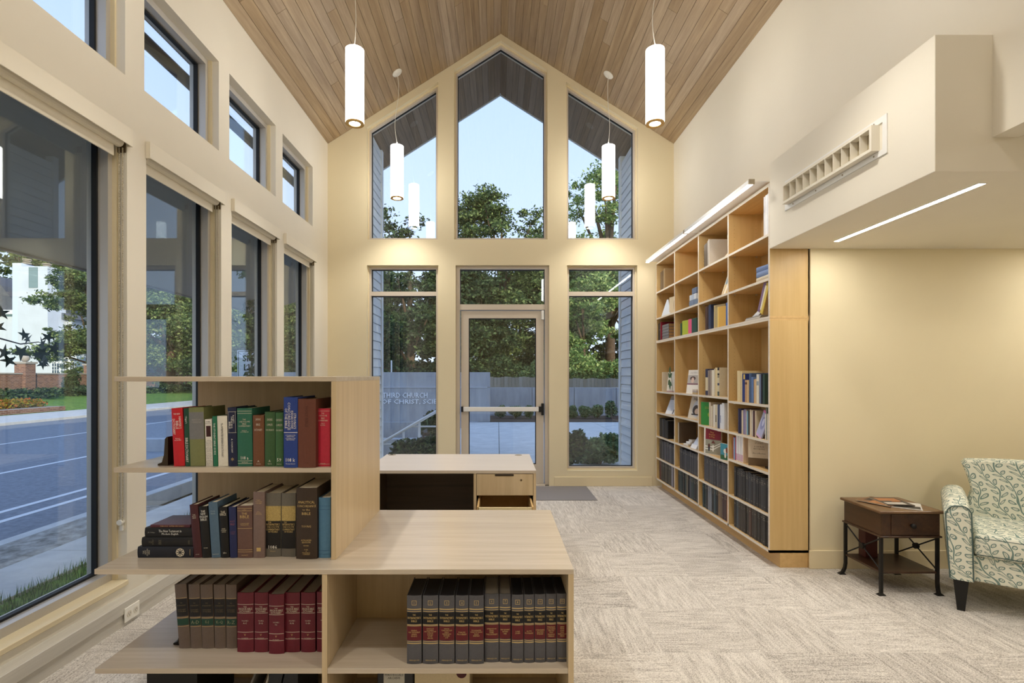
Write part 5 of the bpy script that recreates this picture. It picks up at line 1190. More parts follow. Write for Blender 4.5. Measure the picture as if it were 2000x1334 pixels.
# top shelf
z8 = 2.443
row(0, z8, 6.42, [(0.034, 0.225, 0.19, (104, 84, 60), 'brown bound volume'), (0.034, 0.232, 0.19, (110, 88, 62), 'brown bound volume'), (0.034, 0.236, 0.19, (112, 92, 66), 'brown bound volume'), (0.034, 0.238, 0.19, (120, 98, 70), 'brown bound volume'), (0.030, 0.242, 0.2, (150, 126, 90), 'tan bound volume')], 'top shelf')
row(2, z8, 5.07, [(0.040, 0.225, 0.19, (96, 82, 66), 'mottled brown volume'), (0.040, 0.228, 0.19, (90, 76, 60), 'mottled brown volume'), (0.030, 0.240, 0.19, (150, 140, 128), 'grey hardback'), (0.016, 0.250, 0.19, (206, 200, 190), 'white spined hardback')], 'top shelf')
slab_book('dark framed panel standing at the back of the top shelf, third bay', (2.15, 4.68, z8 + 0.0005), 0.22, 0.185, 0.01, (44, 38, 34), rz=RZ_, name='panel', cat='frame')
slab_book('cream booklet lying back on the top shelf of the third bay', (2.0, 4.58, z8 + 0.0005), 0.10, 0.16, 0.014, (206, 188, 156), rz=RZ_, pitch=0.7)
row(3, z8, 3.935, [(0.018, 0.30, 0.2, (222, 222, 226), 'tall white binder'), (0.03, 0.305, 0.2, (232, 232, 234), 'tall white binder'), (0.03, 0.305, 0.2, (214, 214, 220), 'tall white binder')], 'top shelf')
o = box('small_box', cover((176, 160, 136)), 0, 0.08, 0, 0.09, 0, 0.075, None, 0.002); o.location = (2.10, 3.96, z8 + 0.0005); tag(o, 'small grey box on the top shelf beside the tall white binders', 'box')

# ================================================================ DESK
t = thing('desk', 'pale wood office desk with grey top, drawer pedestal and open lower drawer', 'desk', (0, 0, 0))
dz = 0.740; dx0, dx1, dy0, dy1 = -0.932, 0.268, 3.644, 4.40
LAM = wood('grey_laminate_top', srgb(222, 214, 208), srgb(212, 204, 198), 'X', 0.3, spec=0.6)
box('top', LAM, dx0, dx1, dy0, dy1, dz - 0.004, dz, t); box('top_core', OAK_X, dx0, dx1, dy0, dy1, dz - 0.022, dz - 0.004, t)
px0 = px2x(925, dy0)
box('end_panel', DARKWOOD, dx0, dx0 + 0.02, dy0 + 0.01, dy1 - 0.01, 0, dz - 0.022, t)
box('modesty_panel', DARKWOOD, dx0 + 0.02, px0, dy1 - 0.10, dy1 - 0.082, 0.10, dz - 0.022, t)
box('front_panel', OAK_X, dx0, dx1, dy1 - 0.03, dy1 - 0.012, 0.0, dz - 0.022, t)
box('pedestal_side', OAK_Z, px0, px0 + 0.019, dy0 + 0.004, dy1 - 0.11, 0, dz - 0.022, t); box('pedestal_side', OAK_Z, dx1 - 0.019, dx1, dy0 + 0.004, dy1 - 0.03, 0, dz - 0.022, t)
box('pedestal_back', OAK_Z, px0 + 0.019, dx1 - 0.019, dy1 - 0.14, dy1 - 0.12, 0, dz - 0.022, t)
a, b = px0 + 0.022, dx1 - 0.022
dr = box('drawer', OAK_Z, a, b, dy0 + 0.002, dy0 + 0.02, 0.565, dz - 0.026, t, 0.0008)
bm = bmesh.new(); mid = px2x(985, dy0); bx(bm, mid - 0.066, mid + 0.066, dy0 - 0.002, dy0 + 0.018, dz - 0.040, dz - 0.0265, 0.003); obj('recessed_pull', bm, cover((52, 42, 32)), dr)
bm = bmesh.new(); tube(bm, [(px2x(1018, dy0), dy0 + 0.002, 0.672), (px2x(1018, dy0), dy0 - 0.001, 0.672)], 0.007, 14); obj('lock', bm, cover((110, 90, 64)), dr)
ld = box('drawer', OAK_Z, a + 0.018, b - 0.018, 3.425, 3.44, 0.22, 0.535, t, 0.0008)
ld.data.materials.clear(); ld.data.materials.append(cover((222, 206, 166)))
box('drawer_side', MAPLE_Y, a + 0.010, a + 0.022, 3.425, 3.98, 0.23, 0.540, ld); box('drawer_side', MAPLE_Y, b - 0.022, b - 0.010, 3.425, 3.98, 0.23, 0.540, ld)
box('drawer_bottom', cover((70, 62, 56)), a + 0.022, b - 0.022, 3.44, 3.98, 0.235, 0.24, ld); box('drawer_back', MAPLE_Y, a + 0.022, b - 0.022, 3.968, 3.98, 0.24, 0.53, ld)
for u, v in ((766, 888.5), (1012.5, 889)):
    yy = (1.4 - dz) * 1020 / (v - 734); gx = px2x(u, yy)
    bm = bmesh.new(); lathe(bm, [(0.0, 0.003), (0.026, 0.003), (0.032, 0.0), (0.0, 0.0)], 20, gx, yy); g = obj('cable_grommet', bm, cover((150, 140, 124)), t); g.location = (0, 0, dz)
bm = bmesh.new(); yy = 4.35; gx = px2x(763, yy); tube(bm, [(gx - 0.02, yy, 0.004), (gx - 0.015, yy, 0.02), (gx, yy, 0.008), (gx + 0.02, yy + 0.005, 0.003)], 0.003, 6)
o = obj('cable_stub', bm, BLACK, None); o.location = (0, 0, dz); tag(o, 'short dark cable end poking up from the desk grommet', 'cable')

# ================================================================ END TABLE AND MAGAZINES
t = thing('end_table', 'dark cherry end table with drawer, black iron crossed legs and low shelf', 'end table', (0, 0, 0))
ex0, ex1, ey0, ey1, ez = 2.431, 2.835, 3.320, 3.705, 0.539
box('top', WALNUT_TOP, ex0 - 0.002, ex1 + 0.008, ey0 - 0.004, ey1 + 0.004, ez - 0.018, ez, t, 0.004)
bxx0, bxx1, byy0, byy1 = ex0 + 0.018, ex1 - 0.012, ey0 + 0.015, ey1 - 0.015
box('case', WALNUT, bxx0, bxx1, byy0, byy1, 0.378, ez - 0.018, t)
dr = box('drawer', WALNUT, bxx0 + 0.062, bxx1 - 0.006, byy0 - 0.006, byy0, 0.384, ez - 0.022, t, 0.001)
kx = px2x(1778, byy0)
bm = bmesh.new(); tube(bm, [(kx, byy0 - 0.006, 0.448), (kx, byy0 - 0.022, 0.448)], [0.006, 0.007], 14); bmesh.ops.create_uvsphere(bm, u_segments=14, v_segments=8, radius=0.014, matrix=Matrix.Translation((kx, byy0 - 0.024, 0.448)))
kn = obj('knob', bm, IRON, dr, smooth=True)
bm = bmesh.new(); n = 16
tube(bm, [(kx + 0.010 + 0.014 * math.cos(i / n * 2 * PI), byy0 - 0.020, 0.442 + 0.014 * math.sin(i / n * 2 * PI)) for i in range(n + 1)], 0.002, 6); obj('ring_pull', bm, IRON, kn)
box('lower_moulding', WALNUT, ex0 + 0.008, ex1 - 0.002, ey0 + 0.004, ey1 - 0.004, 0.366, 0.378, t, 0.003)
lx = (ex0 + 0.022, ex1 - 0.022); ly = (ey0 + 0.022, ey1 - 0.022)
for i, x in enumerate(lx):
    for j, y in enumerate(ly):
        sx = (-1 if i == 0 else 1) * (1 if (i == 0 and j == 1) else 0.25); sy = -1 if j == 0 else 1
        bm = bmesh.new(); r = 0.0105
        path = [(x, y, 0.366), (x, y, 0.08), (x + 0.004 * sx, y + 0.002 * sy, 0.045), (x + 0.014 * sx, y + 0.005 * sy, 0.020), (x + 0.022 * sx, y + 0.008 * sy, 0.006)]
        tube(bm, path, r * 1.15, 4); obj('leg', bm, IRON, t)
        fx, fy = x + 0.022 * sx, y + 0.008 * sy
        bm = bmesh.new(); q = [(fx - 0.024, fy - 0.018), (fx + 0.024, fy - 0.018), (fx + 0.024, fy + 0.018), (fx - 0.024, fy + 0.018)]
        lo = [bm.verts.new((p[0], p[1], 0.0005)) for p in q]; hi = [bm.verts.new((fx + (p[0] - fx) * 0.45, fy + (p[1] - fy) * 0.45, 0.013)) for p in q]
        bm.faces.new(lo[::-1]); bm.faces.new(hi)
        for k in range(4): bm.faces.new((lo[k], lo[(k + 1) % 4], hi[(k + 1) % 4], hi[k]))
        obj('foot', bm, IRON, t)
for x in lx:
    bm = bmesh.new(); tube(bm, [(x, ly[0], 0.155), (x, ly[1], 0.360)], 0.0045, 6); tube(bm, [(x, ly[1], 0.155), (x, ly[0], 0.360)], 0.0045, 6)
    br = obj('cross_brace', bm, IRON, t)
    bm = bmesh.new(); my = (ly[0] + ly[1]) / 2; tube(bm, [(x - 0.010, my, 0.2575), (x + 0.010, my, 0.2575)], 0.020, 10); obj('rosette', bm, IRON, br)
box('shelf', WALNUT, ex0 + 0.018, ex1 - 0.018, ey0 + 0.018, ey1 - 0.018, 0.134, 0.146, t, 0.003)
o = box('wood_box', cover((70, 26, 20)), 2.535, 2.62, 3.60, 3.67, 0.1465, 0.355, None, 0.002); tag(o, 'upright dark mahogany box on the end table low shelf', 'box')
mg = [((2.60, 3.55), 0.50, 0.20, (132, 98, 72), 'brown and orange covered magazine, widest of the spread on the end table'), ((2.66, 3.53), -0.12, 0.17, (74, 66, 60), 'dark magazine with an orange photo on top of the end table spread'), ((2.70, 3.46), -0.62, 0.17, (206, 204, 200), 'white and black cover magazine at the front corner of the end table')]
for k_, ((mx_, my_), rz, w, c, lab) in enumerate(mg):
    o = box('magazine', cover(c), -w / 2, w / 2, -0.105, 0.105, 0, 0.004, None, 0.0005); z = ez + 0.0005 + 0.0045 * (0 if k_ == 2 else k_ + 1)
    o.location = (mx_, my_, z); o.rotation_euler = (0, 0, rz); tag(o, lab, 'magazine', 'magazines on the end table')
    bm = bmesh.new(); bx(bm, -w / 2 - 0.0005, w / 2 - 0.002, -0.1045, 0.1045, 0.0008, 0.0032); obj('pages', bm, PAGE, o)
    for e in [[(-0.45, 0.2, -0.8, 0.3, (170, 118, 76)), (-0.2, 0.45, 0.4, 0.8, (60, 50, 44))], [(-0.4, 0.4, 0.1, 0.85, (176, 120, 80)), (-0.4, 0.3, -0.8, -0.3, (200, 196, 190)), (0.0, 0.3, -0.1, 0.0, (222, 140, 70))], [(-0.4, 0.45, -0.9, -0.1, (60, 58, 56)), (-0.35, 0.3, -0.02, 0.3, (170, 140, 100))]][k_]:
        box('cover_print', cover(e[4]), e[0] * w, e[1] * w, e[2] * 0.105, e[3] * 0.105, 0.004, 0.0044, o)

# ================================================================ ARMCHAIR
AW = 0.80
th_ = math.atan2(-0.63, 0.78)
t = thing('armchair', 'upholstered armchair in cream fabric with curling teal-grey leaf stems', 'armchair', (2.712 + 0.78 * AW / 2, 3.132 - 0.63 * AW / 2, 0), th_)
def soft(name, bm, parent, m=None, lv=2):
    o = obj(name, bm, m or FABRIC, parent, smooth=True)
    md = o.modifiers.new('soft', 'SUBSURF'); md.levels = lv; md.render_levels = lv
    return o
def cbox(x0, x1, y0, y1, z0, z1, r, nx=4, ny=4):
    bm = bmesh.new(); bx(bm, x0, x1, y0, y1, z0, z1)
    bmesh.ops.bevel(bm, geom=bm.edges[:], offset=r, segments=3, affect='EDGES', profile=0.6)
    return bm
# front rail and seat base
obj('seat_base', cbox(-AW / 2 + 0.09, AW / 2 - 0.09, 0.035, 0.66, 0.185, 0.335, 0.012), FABRIC, t, smooth=False)
# arms: side outline swept across the width, top falling towards the front
def arm(s):
    outl = [(0.0, 0.185), (0.0, 0.60), (0.012, 0.634), (0.05, 0.650), (0.20, 0.666), (0.38, 0.672), (0.56, 0.668), (0.70, 0.650), (0.72, 0.58), (0.72, 0.20)]
    xo, xi = s * AW / 2, s * (AW / 2 - 0.105)
    bm = bmesh.new(); rings = []
    n = 8
    for k in range(n + 1):
        f = k / n; x = xo + (xi - xo) * f
        drop = 0.028 * (2 * f - 1) ** 2 * (1 if abs(2 * f - 1) > 0.3 else 0.6) + 0.02 * (1 - f)
        flare = 0.0
        ring = []
        for (y, z) in outl:
            zz = z - (drop + 0.018 * max(0, abs(2 * f - 1) - 0.7) / 0.3 if z > 0.5 else 0)
            xx = x + s * (0.030 * max(0, (z - 0.30)) / 0.38 * (1 if f < 0.5 else 0.4))
            ring.append(bm.verts.new((xx, y + (0.006 if f in (0, 1) else 0), zz)))
        rings.append(ring)
    for A, B in zip(rings, rings[1:]):
        for j in range(len(A)):
            bm.faces.new((A[j], A[(j + 1) % len(A)], B[(j + 1) % len(A)], B[j]))
    bm.faces.new(rings[0]); bm.faces.new(rings[-1][::-1])
    bmesh.ops.recalc_face_normals(bm, faces=bm.faces)
    o = obj('arm', bm, FABRIC, t, smooth=True)
    o.data.polygons.foreach_set('use_smooth', [abs(p.normal.y) < 0.9 for p in o.data.polygons])
    # piping round the arm front
    pp = []
    for k in range(n + 1):
        f = k / n; x = xo + (xi - xo) * f
        drop = 0.028 * (2 * f - 1) ** 2 * (1 if abs(2 * f - 1) > 0.3 else 0.6) + 0.02 * (1 - f) + 0.018 * max(0, abs(2 * f - 1) - 0.7) / 0.3
        zz = 0.634 - drop
        pp.append((x + s * (0.030 * (zz - 0.30) / 0.38 * (1 if f < 0.5 else 0.4)), zz))
    path = [(xo, 0.004, 0.19)] + [(a, 0.004, b) for a, b in pp] + [(xi, 0.004, 0.19)]
    obj('piping', tube(bmesh.new(), path, 0.0035, 6), PIPING, o)
arm(-1); arm(1)
# seat cushion
cu = cbox(-AW / 2 + 0.108, AW / 2 - 0.108, 0.012, 0.60, 0.335, 0.470, 0.030)
for v in cu.verts:
    if v.co.z > 0.40:
        v.co.z += 0.018 * math.cos(v.co.x / 0.29 * PI / 2) * math.cos((v.co.y - 0.3) / 0.32 * PI / 2)
cu = obj('seat_cushion', cu, FABRIC, t, smooth=True)
for z in (0.448, 0.350):
    xx = AW / 2 - 0.112
    obj('piping', tube(bmesh.new(), [(-xx, 0.05, z), (-xx + 0.006, 0.016, z), (xx - 0.006, 0.016, z), (xx, 0.05, z)], 0.0035, 6), PIPING, cu)
# backrest: waisted outline with flaring top wings
bo = [(-0.295, 0.20), (-0.292, 0.54), (-0.268, 0.62), (-0.282, 0.69), (-0.304, 0.76), (-0.318, 0.80), (-0.300, 0.824), (-0.16, 0.836), (0.0, 0.842)]
bo = bo + [(-x, z) for x, z in bo[-2::-1]]
bm = bmesh.new(); tk = [0.0, 0.02, 0.14, 0.17]
rings = []
for k, yy in enumerate(tk):
    s_ = 1.0 if k in (1, 2) else 0.965
    rings.append([bm.verts.new((x * s_, 0.560 + yy + 0.13 * (z - 0.4), 0.2 + (z - 0.2) * (1 if k in (1, 2) else 0.985))) for x, z in bo])
for A, B in zip(rings, rings[1:]):
    for j in range(len(A)): bm.faces.new((A[j], A[(j + 1) % len(A)], B[(j + 1) % len(A)], B[j]))
bm.faces.new(rings[0]); bm.faces.new(rings[-1][::-1]); bmesh.ops.recalc_face_normals(bm, faces=bm.faces)
bk = obj('backrest', bm, FABRIC, t, smooth=False)
for sx, sy in ((-1, 0), (1, 0), (-1, 1), (1, 1)):
    x = sx * (AW / 2 - 0.05); y = 0.055 if sy == 0 else 0.66
    bm = bmesh.new(); hi = [bm.verts.new((x + a * 0.036, y + b * 0.036, 0.186)) for a, b in ((-1, -1), (1, -1), (1, 1), (-1, 1))]
    lo = [bm.verts.new((x + a * 0.018, y - (0.02 if sy == 0 else -0.05) + b * 0.018, 0.0)) for a, b in ((-1, -1), (1, -1), (1, 1), (-1, 1))]
    bm.faces.new(hi); bm.faces.new(lo[::-1])
    for k in range(4): bm.faces.new((lo[k], lo[(k + 1) % 4], hi[(k + 1) % 4], hi[k]))
    obj('leg', bm, BLACK, t)

# ================================================================ OUTSIDE, BEYOND THE END WALL
def gz(x, y): return -0.30
sg = lambda name, m, *a: struct(box(name, m, *a))
# fins with lap siding either side of the glass
for s, xi in ((-1, -1.643), (1, 1.770)):
    fin = bpy.data.objects.new('wall_exterior', None); C.objects.link(fin); struct(fin)
    y1 = 7.46 if s < 0 else 7.60
    xo = xi + s * 0.5
    top = roofz(xo) - 0.03
    box('sheathing', SIDING, min(xi + s * 0.026, xo), max(xi + s * 0.026, xo), YE + 0.2, y1 - 0.02, -0.3, top, fin)
    e = 0.118; n = int((roofz(xi) - 0.05) / e) + 2
    bm = bmesh.new(); bx(bm, 0, 0, 0, 0, 0, 0)
    bm.free(); bm = bmesh.new()
    L = y1 - 0.09 - (YE + 0.20)
    q = [(0.024, 0.0), (0.0, 0.0), (0.012, e - 0.009), (0.024, e - 0.009)]
    prism(bm, q, L, lambda a, b, c: (s * a, c, b)); me = bpy.data.meshes.new('siding_board'); bm.to_mesh(me); bm.free(); me.materials.append(SIDING)
    for k in range(n):
        link('siding_board', me, None, fin, (xi, YE + 0.20, -0.25 + k * e))
    box('corner_board', SIDING, min(xi - s * 0.012, xi + s * 0.10), max(xi - s * 0.012, xi + s * 0.10), y1 - 0.09, y1, -0.3, roofz(xi) - 0.09, fin)
# patio of concrete slabs
pat = sg('patio_ground', plain('patio_base', srgb(120, 118, 112), 0.9), -1.0, 14.0, 6.85, 15.9, -0.14, -0.031)
slabm = {}
for i, (xa, xb) in enumerate(((-1.0, 0.03), (0.03, 2.9), (2.9, 5.8), (5.8, 9.0))):
    for j, (ya, yb) in enumerate(((6.85, 9.5), (9.5, 12.7), (12.7, 15.9))):
        box('paving_slab', CONC, xa + 0.006, xb - 0.006, ya + 0.006, yb - 0.006, -0.03, -0.012, pat, 0.003)
struct(box('planting_bed_ground', MULCH, -0.6, 14.0, 15.92, 18.4, -0.2, 0.0))
struct(box('ground_end', ground_mat('shaded_soil', [(0.3, srgb(44, 48, 34)), (0.7, srgb(86, 96, 56))], 4), -2.6, 40, 18.7, 90, -0.6, -0.2))
struct(box('ground_sunken', MULCH, -9.0, -1.0, 6.85, 18.4, -1.0, -0.75))
# low wall of cast panels
t = thing('concrete_wall', 'low grey concrete panel wall in front of the timber fence', 'wall', (0, 18.5, 0))
for k in range(9):
    box('panel', CONCW, -0.27 + 1.49 * k + 0.008, -0.27 + 1.49 * (k + 1) - 0.008, 0, 0.18, -0.1, 0.985, t, 0.004)
box('footing', CONCW, -0.27, 13.0, -0.12, 0.2, -0.12, 0.06, t)
# monument wall with letters
t = thing('monument_wall', 'long stepped grey concrete sign wall with raised church name lettering', 'sign wall', (0, 16.0, 0))
box('wall_body', CONCW, -9.0, -0.235, 0.0, 0.35, -1.0, 1.04, t, 0.005)
box('upper_course', CONCW, -9.0, -0.235, 0.06, 0.35, 1.055, 1.51, t, 0.005)
box('cap_line', plain('pale_cap', srgb(214, 216, 220), 0.7), -9.0, -0.32, -0.02, 0.06, 1.04, 1.056, t)
box('base_step', CONCW, -9.0, -0.235, -0.25, 0.0, -1.0, 0.0, t, 0.004)
LETM = plain('brushed_letter_metal', srgb(246, 247, 250), 0.5, 0.5)
k16 = 16.0 / 1020
for s, v0, v1, u0, u1 in (('THIRD CHURCH', 767, 777, 747.5, 835), ('OF CHRIST, SCIENTIST', 780, 790, 746, 894)):
    vs, fs, asp = text_mesh(s); W = (u1 - u0) * k16; H = (v1 - v0) * k16; xc = ((u0 + u1) / 2 - 972) * k16; zc = 1.4 - ((v0 + v1) / 2 - 734) * k16
    me = bpy.data.meshes.new('lettering'); me.from_pydata([(xc + a * W, -0.03, zc + b * H) for a, b in vs], [], fs)
    bm = bmesh.new(); bm.from_mesh(me); r = bmesh.ops.extrude_face_region(bm, geom=bm.faces[:]); bmesh.ops.translate(bm, vec=(0, 0.03, 0), verts=[v for v in r['geom'] if isinstance(v, bmesh.types.BMVert)])
    obj('lettering', bm, LETM, t)
# timber fence
t = thing('timber_fence', 'shade-darkened upright board fence standing behind the low concrete wall', 'fence', (0, 21.0, 0))
fb = bpy.data.meshes.new('fence_board'); bm = bmesh.new(); bx(bm, 0, 0.138, 0, 0.02, -0.3, 1.33); bm.to_mesh(fb); bm.free(); fb.materials.append(FENCEW)
for k in range(66):
    link('board', fb, None, t, (-0.6 + k * 0.145, 0.003 * (k % 2), 0.02 * math.sin(k * 1.3) - 0.02 + (0.06 if k < 20 else 0.0) - 0.02))
box('rail', FENCEW, -0.6, 9.0, 0.024, 0.06, 0.2, 0.29, t); box('rail', FENCEW, -0.6, 9.0, 0.024, 0.06, 0.9, 0.99, t)
# white ramp railing
t = thing('ramp_railing', 'white painted pipe railing rising beside the ramp below the sign wall', 'railing', (0, 10.0, 0))
kx_ = 10 / 1020
def rp(u, v): return ((u - 972) * kx_, 0, 1.4 - (v - 734) * kx_)
def rail(name, a, b, r): obj(name, tube(bmesh.new(), [a, b], r, 10), WMETAL, t, smooth=True)
rail('handrail', rp(744, 866), rp(862, 798), 0.030); rail('lower_rail', rp(744, 868), rp(826, 868), 0.020); rail('rail', rp(800, 833), rp(880, 833), 0.016)
for u, v in ((788, 843), (819, 826)): rail('post', rp(u, v), rp(u, 953), 0.024)
# dark bench end glimpsed below the railing
t = thing('garden_bench', 'dark slatted bench end behind the white railing', 'bench', (px2x(826, 9.3), 9.3, 0))
box('post', cover((44, 34, 36)), -0.012, 0.012, 0, 0.5, -0.75, 0.41, t)
for k in range(3): box('slat', cover((60, 44, 46)), 0.012, 0.12, 0.02, 0.04, 0.17 + 0.08 * k, 0.225 + 0.08 * k, t, 0.004)
box('seat', cover((44, 34, 36)), -0.01, 0.13, 0.02, 0.45, -0.32, -0.28, t); box('leg', cover((44, 34, 36)), 0.11, 0.13, 0.02, 0.05, -0.75, -0.3, t)
struct(box('retaining_wall', CONCW, -9.0, -1.03, 12.0, 12.3, -1.0, -0.06))

# ---------------------------------------------------------------- plants
def leaves_mesh(name, blobs, n, size, m, seed, flat=0.0, shape='oval'):
    rr = random.Random(seed); vs = []; fs = []
    tot = sum(b[3] * b[4] * b[5] for b in blobs) ** 1.0
    for b in blobs:
        cnt = max(8, int(n * (b[3] * b[4] * b[5]) / tot))
        sub = []
        for _ in range(9 if n > 9000 else 0):
            q = Vector((rr.gauss(0, 1), rr.gauss(0, 1), rr.gauss(0, 1))).normalized() * rr.uniform(0.45, 1.05)
            sub.append((q, rr.uniform(0.22, 0.42)))
        for _ in range(cnt):
            while True:
                if sub:
                    q, sr = sub[rr.randrange(len(sub))]
                    p = q + Vector((rr.gauss(0, sr * 0.6), rr.gauss(0, sr * 0.6), rr.gauss(0, sr * 0.45))); l = 1.0
                    break
                p = Vector((rr.uniform(-1, 1), rr.uniform(-1, 1), rr.uniform(-1, 1)))
                l = p.length
                if 0.25 < l < 1: break
            p = p * (0.55 + 0.45 * rr.random()) if l < 0.5 else p
            c = Vector((b[0] + p.x * b[3], b[1] + p.y * b[4], b[2] + p.z * b[5]))
            s = size * rr.uniform(0.6, 1.4)
            d = Vector((rr.uniform(-1, 1), rr.uniform(-1, 1), rr.uniform(-0.9, 0.3))).normalized(); e = d.orthogonal().normalized()
            q = Matrix.Rotation(rr.uniform(0, 2 * PI), 3, d) @ e
            i = len(vs); vs += [c - d * s, c + q * s * 0.5, c + d * s, c - q * s * 0.5]; fs.append((i, i + 1, i + 2, i + 3))
    me = bpy.data.meshes.new(name); me.from_pydata(vs, [], fs); me.update()
    return me
_tm = {}
def tree(label, x, y, z0, hgt, rad, m, seed, n=16000, size=0.16, trunk=0.22, low=0.25, group=None, name='leafy_tree', spread=0.5, branches=7):
    rr = random.Random(seed)
    t = thing(name, label, 'tree', (x, y, z0), rr.uniform(0, 0.3), group)
    blobs = []
    for k in range(26):
        a = rr.uniform(0, 2 * PI); f = rr.uniform(low, 1.0); r = rad * math.sin(min(1, (1 - f) * 1.5 + 0.25) * PI / 2) * rr.uniform(0.25, 0.85)
        s = rad * rr.uniform(0.22, 0.42)
        blobs.append((r * math.cos(a), r * math.sin(a), hgt * f - s * 0.4, s * 1.2, s * 1.2, s * 0.75))
    o = link('foliage', leaves_mesh('foliage', blobs, n, size, m, seed), m, t); o['kind'] = 'stuff'
    bm = bmesh.new(); tube(bm, [(0, 0, -0.3), (0.1 * rad * 0.2, 0, hgt * 0.3), (0, 0.05 * rad, hgt * 0.6), (0, 0, hgt * 0.85)], [trunk, trunk * 0.8, trunk * 0.5, trunk * 0.15], 9)
    obj('trunk', bm, BARK, t, smooth=True)
    for k in range(branches):
        b = blobs[k * 3 % 26]; z = max(hgt * 0.2, b[2] * 0.6)
        bm = bmesh.new(); tube(bm, [(0, 0, z), (b[0] * 0.5, b[1] * 0.5, (z + b[2]) / 2 + 0.1), (b[0], b[1], b[2])], [trunk * 0.42, trunk * 0.28, trunk * 0.08], 6)
        obj('branch', bm, BARK, t, smooth=True)
    return t
g = 'trees beyond the patio fence'
# seen through the end wall: u -> x at distance y
def ux(u, y): return (u - 972) * y / 1020.0
tree('broad feathery tree rising behind the door, its crown in the tall centre window', ux(980, 27), 27, -0.3, 11.4, 3.6, LEAF_A, 11, 42000, 0.085, group=g, low=0.22)
tree('dark oak behind the sign wall seen through the side window by the street', ux(800, 24), 24, -0.3, 9.0, 3.2, LEAF_B, 12, 46000, 0.085, group=g, low=0.12)
tree('tall pale green tree behind the fence in the window beside the bookcase', ux(1190, 30), 30, -0.3, 14.9, 3.6, LEAF_C, 13, 40000, 0.09, group=g, low=0.38, trunk=0.34)
tree('dense dark tree low behind the fence in line with the door', ux(940, 25), 24.5, -0.3, 6.6, 2.8, LEAF_B, 14, 40000, 0.08, group=g, low=0.1)
tree('shadowed tree behind the fence between the door and the bookcase-side window', ux(1075, 28), 28, -0.3, 8.0, 3.0, LEAF_B, 15, 36000, 0.085, group=g, low=0.1)
tree('yellow green tree lit by sun behind the fence, bookcase-side window', ux(1140, 23.4), 23.4, -0.3, 6.2, 1.9, LEAF_C, 16, 24000, 0.07, group=g, low=0.3, trunk=0.12)
tree('far hazy tree behind the sign wall near the flagpole', ux(720, 36), 36, -0.3, 9.2, 4.2, LEAF_B, 17, 22000, 0.18, group=g, low=0.1)
tree('far evergreen mass behind the broad feathery tree', ux(900, 40), 40, -0.3, 10.0, 5.5, LEAF_B, 18, 26000, 0.2, group=g, low=0.08)
tree('far evergreen mass behind the tall pale green tree', ux(1230, 40), 40, -0.3, 11.0, 5.5, LEAF_B, 19, 24000, 0.2, group=g, low=0.08)
tree('far wide tree behind the shadowed trees in line with the centre windows', ux(1060, 46), 46, -0.3, 11.5, 5.5, LEAF_A, 20, 22000, 0.22, group=g, low=0.08)
def shrub(label, x, y, z, r, h, m, seed, n=2500, size=0.03, group=None, name='shrub'):
    rr = random.Random(seed); t = thing(name, label, 'shrub', (x, y, z), 0, group)
    blobs = [(rr.uniform(-0.5, 0.5) * r, rr.uniform(-0.4, 0.4) * r, h * rr.uniform(0.35, 0.8), r * 0.55, r * 0.5, h * 0.32) for _ in range(8)]
    o = link('foliage', leaves_mesh('foliage', blobs, n, size, m, seed), m, t); o['kind'] = 'stuff'
    bm = bmesh.new()
    for k in range(5): tube(bm, [(0, 0, 0), (blobs[k][0], blobs[k][1], blobs[k][2])], [0.012, 0.004], 5)
    obj('stem', bm, BARK, t)
    return t
sp = [(935, 'first small round shrub from the street side in the mulch bed'), (977, 'second small round shrub in the mulch bed'), (1007, 'third small round shrub in the mulch bed'), (1035, 'fourth small round shrub in the mulch bed'),
      (1120, 'fifth small round shrub in the mulch bed'), (1143, 'sixth small round shrub in the mulch bed'), (1167, 'seventh small round shrub in the mulch bed'), (1194, 'eighth and tallest small shrub in the mulch bed')]
for k, (u, lab) in enumerate(sp): shrub(lab, ux(u, 17.2), 17.2, 0.0, 0.20 + 0.02 * (k % 3), 0.42 + (0.12 if k == 7 else 0), LEAF_D, 40 + k, 1600, 0.035, 'small shrubs along the low wall')
shrub('large leafy shrub at the foot of the bookcase-side window', 1.62, 8.35, -0.05, 0.46, 0.50, LEAF_D, 60, 7000, 0.035)
shrub('darker leafy shrub beside the patio edge below the bookcase-side window', 1.12, 8.1, -0.05, 0.26, 0.56, LEAF_B, 61, 3500, 0.04)
shrub('dark leafy shrub at the foot of the ramp railing', ux(800, 8.2), 8.2, -0.35, 0.36, 0.72, LEAF_B, 62, 6000, 0.04)
shrub('broad dark shrub between the bench and the patio', ux(852, 8.0), 8.0, -0.35, 0.30, 0.78, LEAF_B, 63, 5000, 0.04)
shrub('shrub on top of the retaining wall beyond the railing', ux(848, 12.6), 13.2, -0.2, 0.42, 0.75, LEAF_B, 64, 4500, 0.05)
for k, (u, y, h) in enumerate(((925, 22.6, 2.2), (1010, 22.8, 2.0), (1050, 22.4, 2.3), (1135, 22.2, 2.6), (1190, 22.3, 2.5), (1235, 22.4, 2.6), (965, 23.0, 2.4))):
    shrub('leafy bush over the timber fence, ' + ['by the sign wall end', 'seen through the door glass centre', 'pale one at the door hinge side', 'bright one at the bookcase-side window edge', 'bright one in the middle of the bookcase-side window', 'bright one against the siding', 'dark one just past the sign wall'][k], ux(u, y), y, -0.2, 1.0, h, [LEAF_B, LEAF_B, LEAF_D, LEAF_C, LEAF_C, LEAF_C, LEAF_B][k], 80 + k, 7000, 0.075, 'bushes over the fence')
t = thing('flagpole', 'thin white pole standing behind the sign wall', 'pole', (ux(764.5, 17), 17, -0.3)); obj('shaft', tube(bmesh.new(), [(0, 0, 0), (0, 0, 2.2)], 0.025, 8), WMETAL, t)

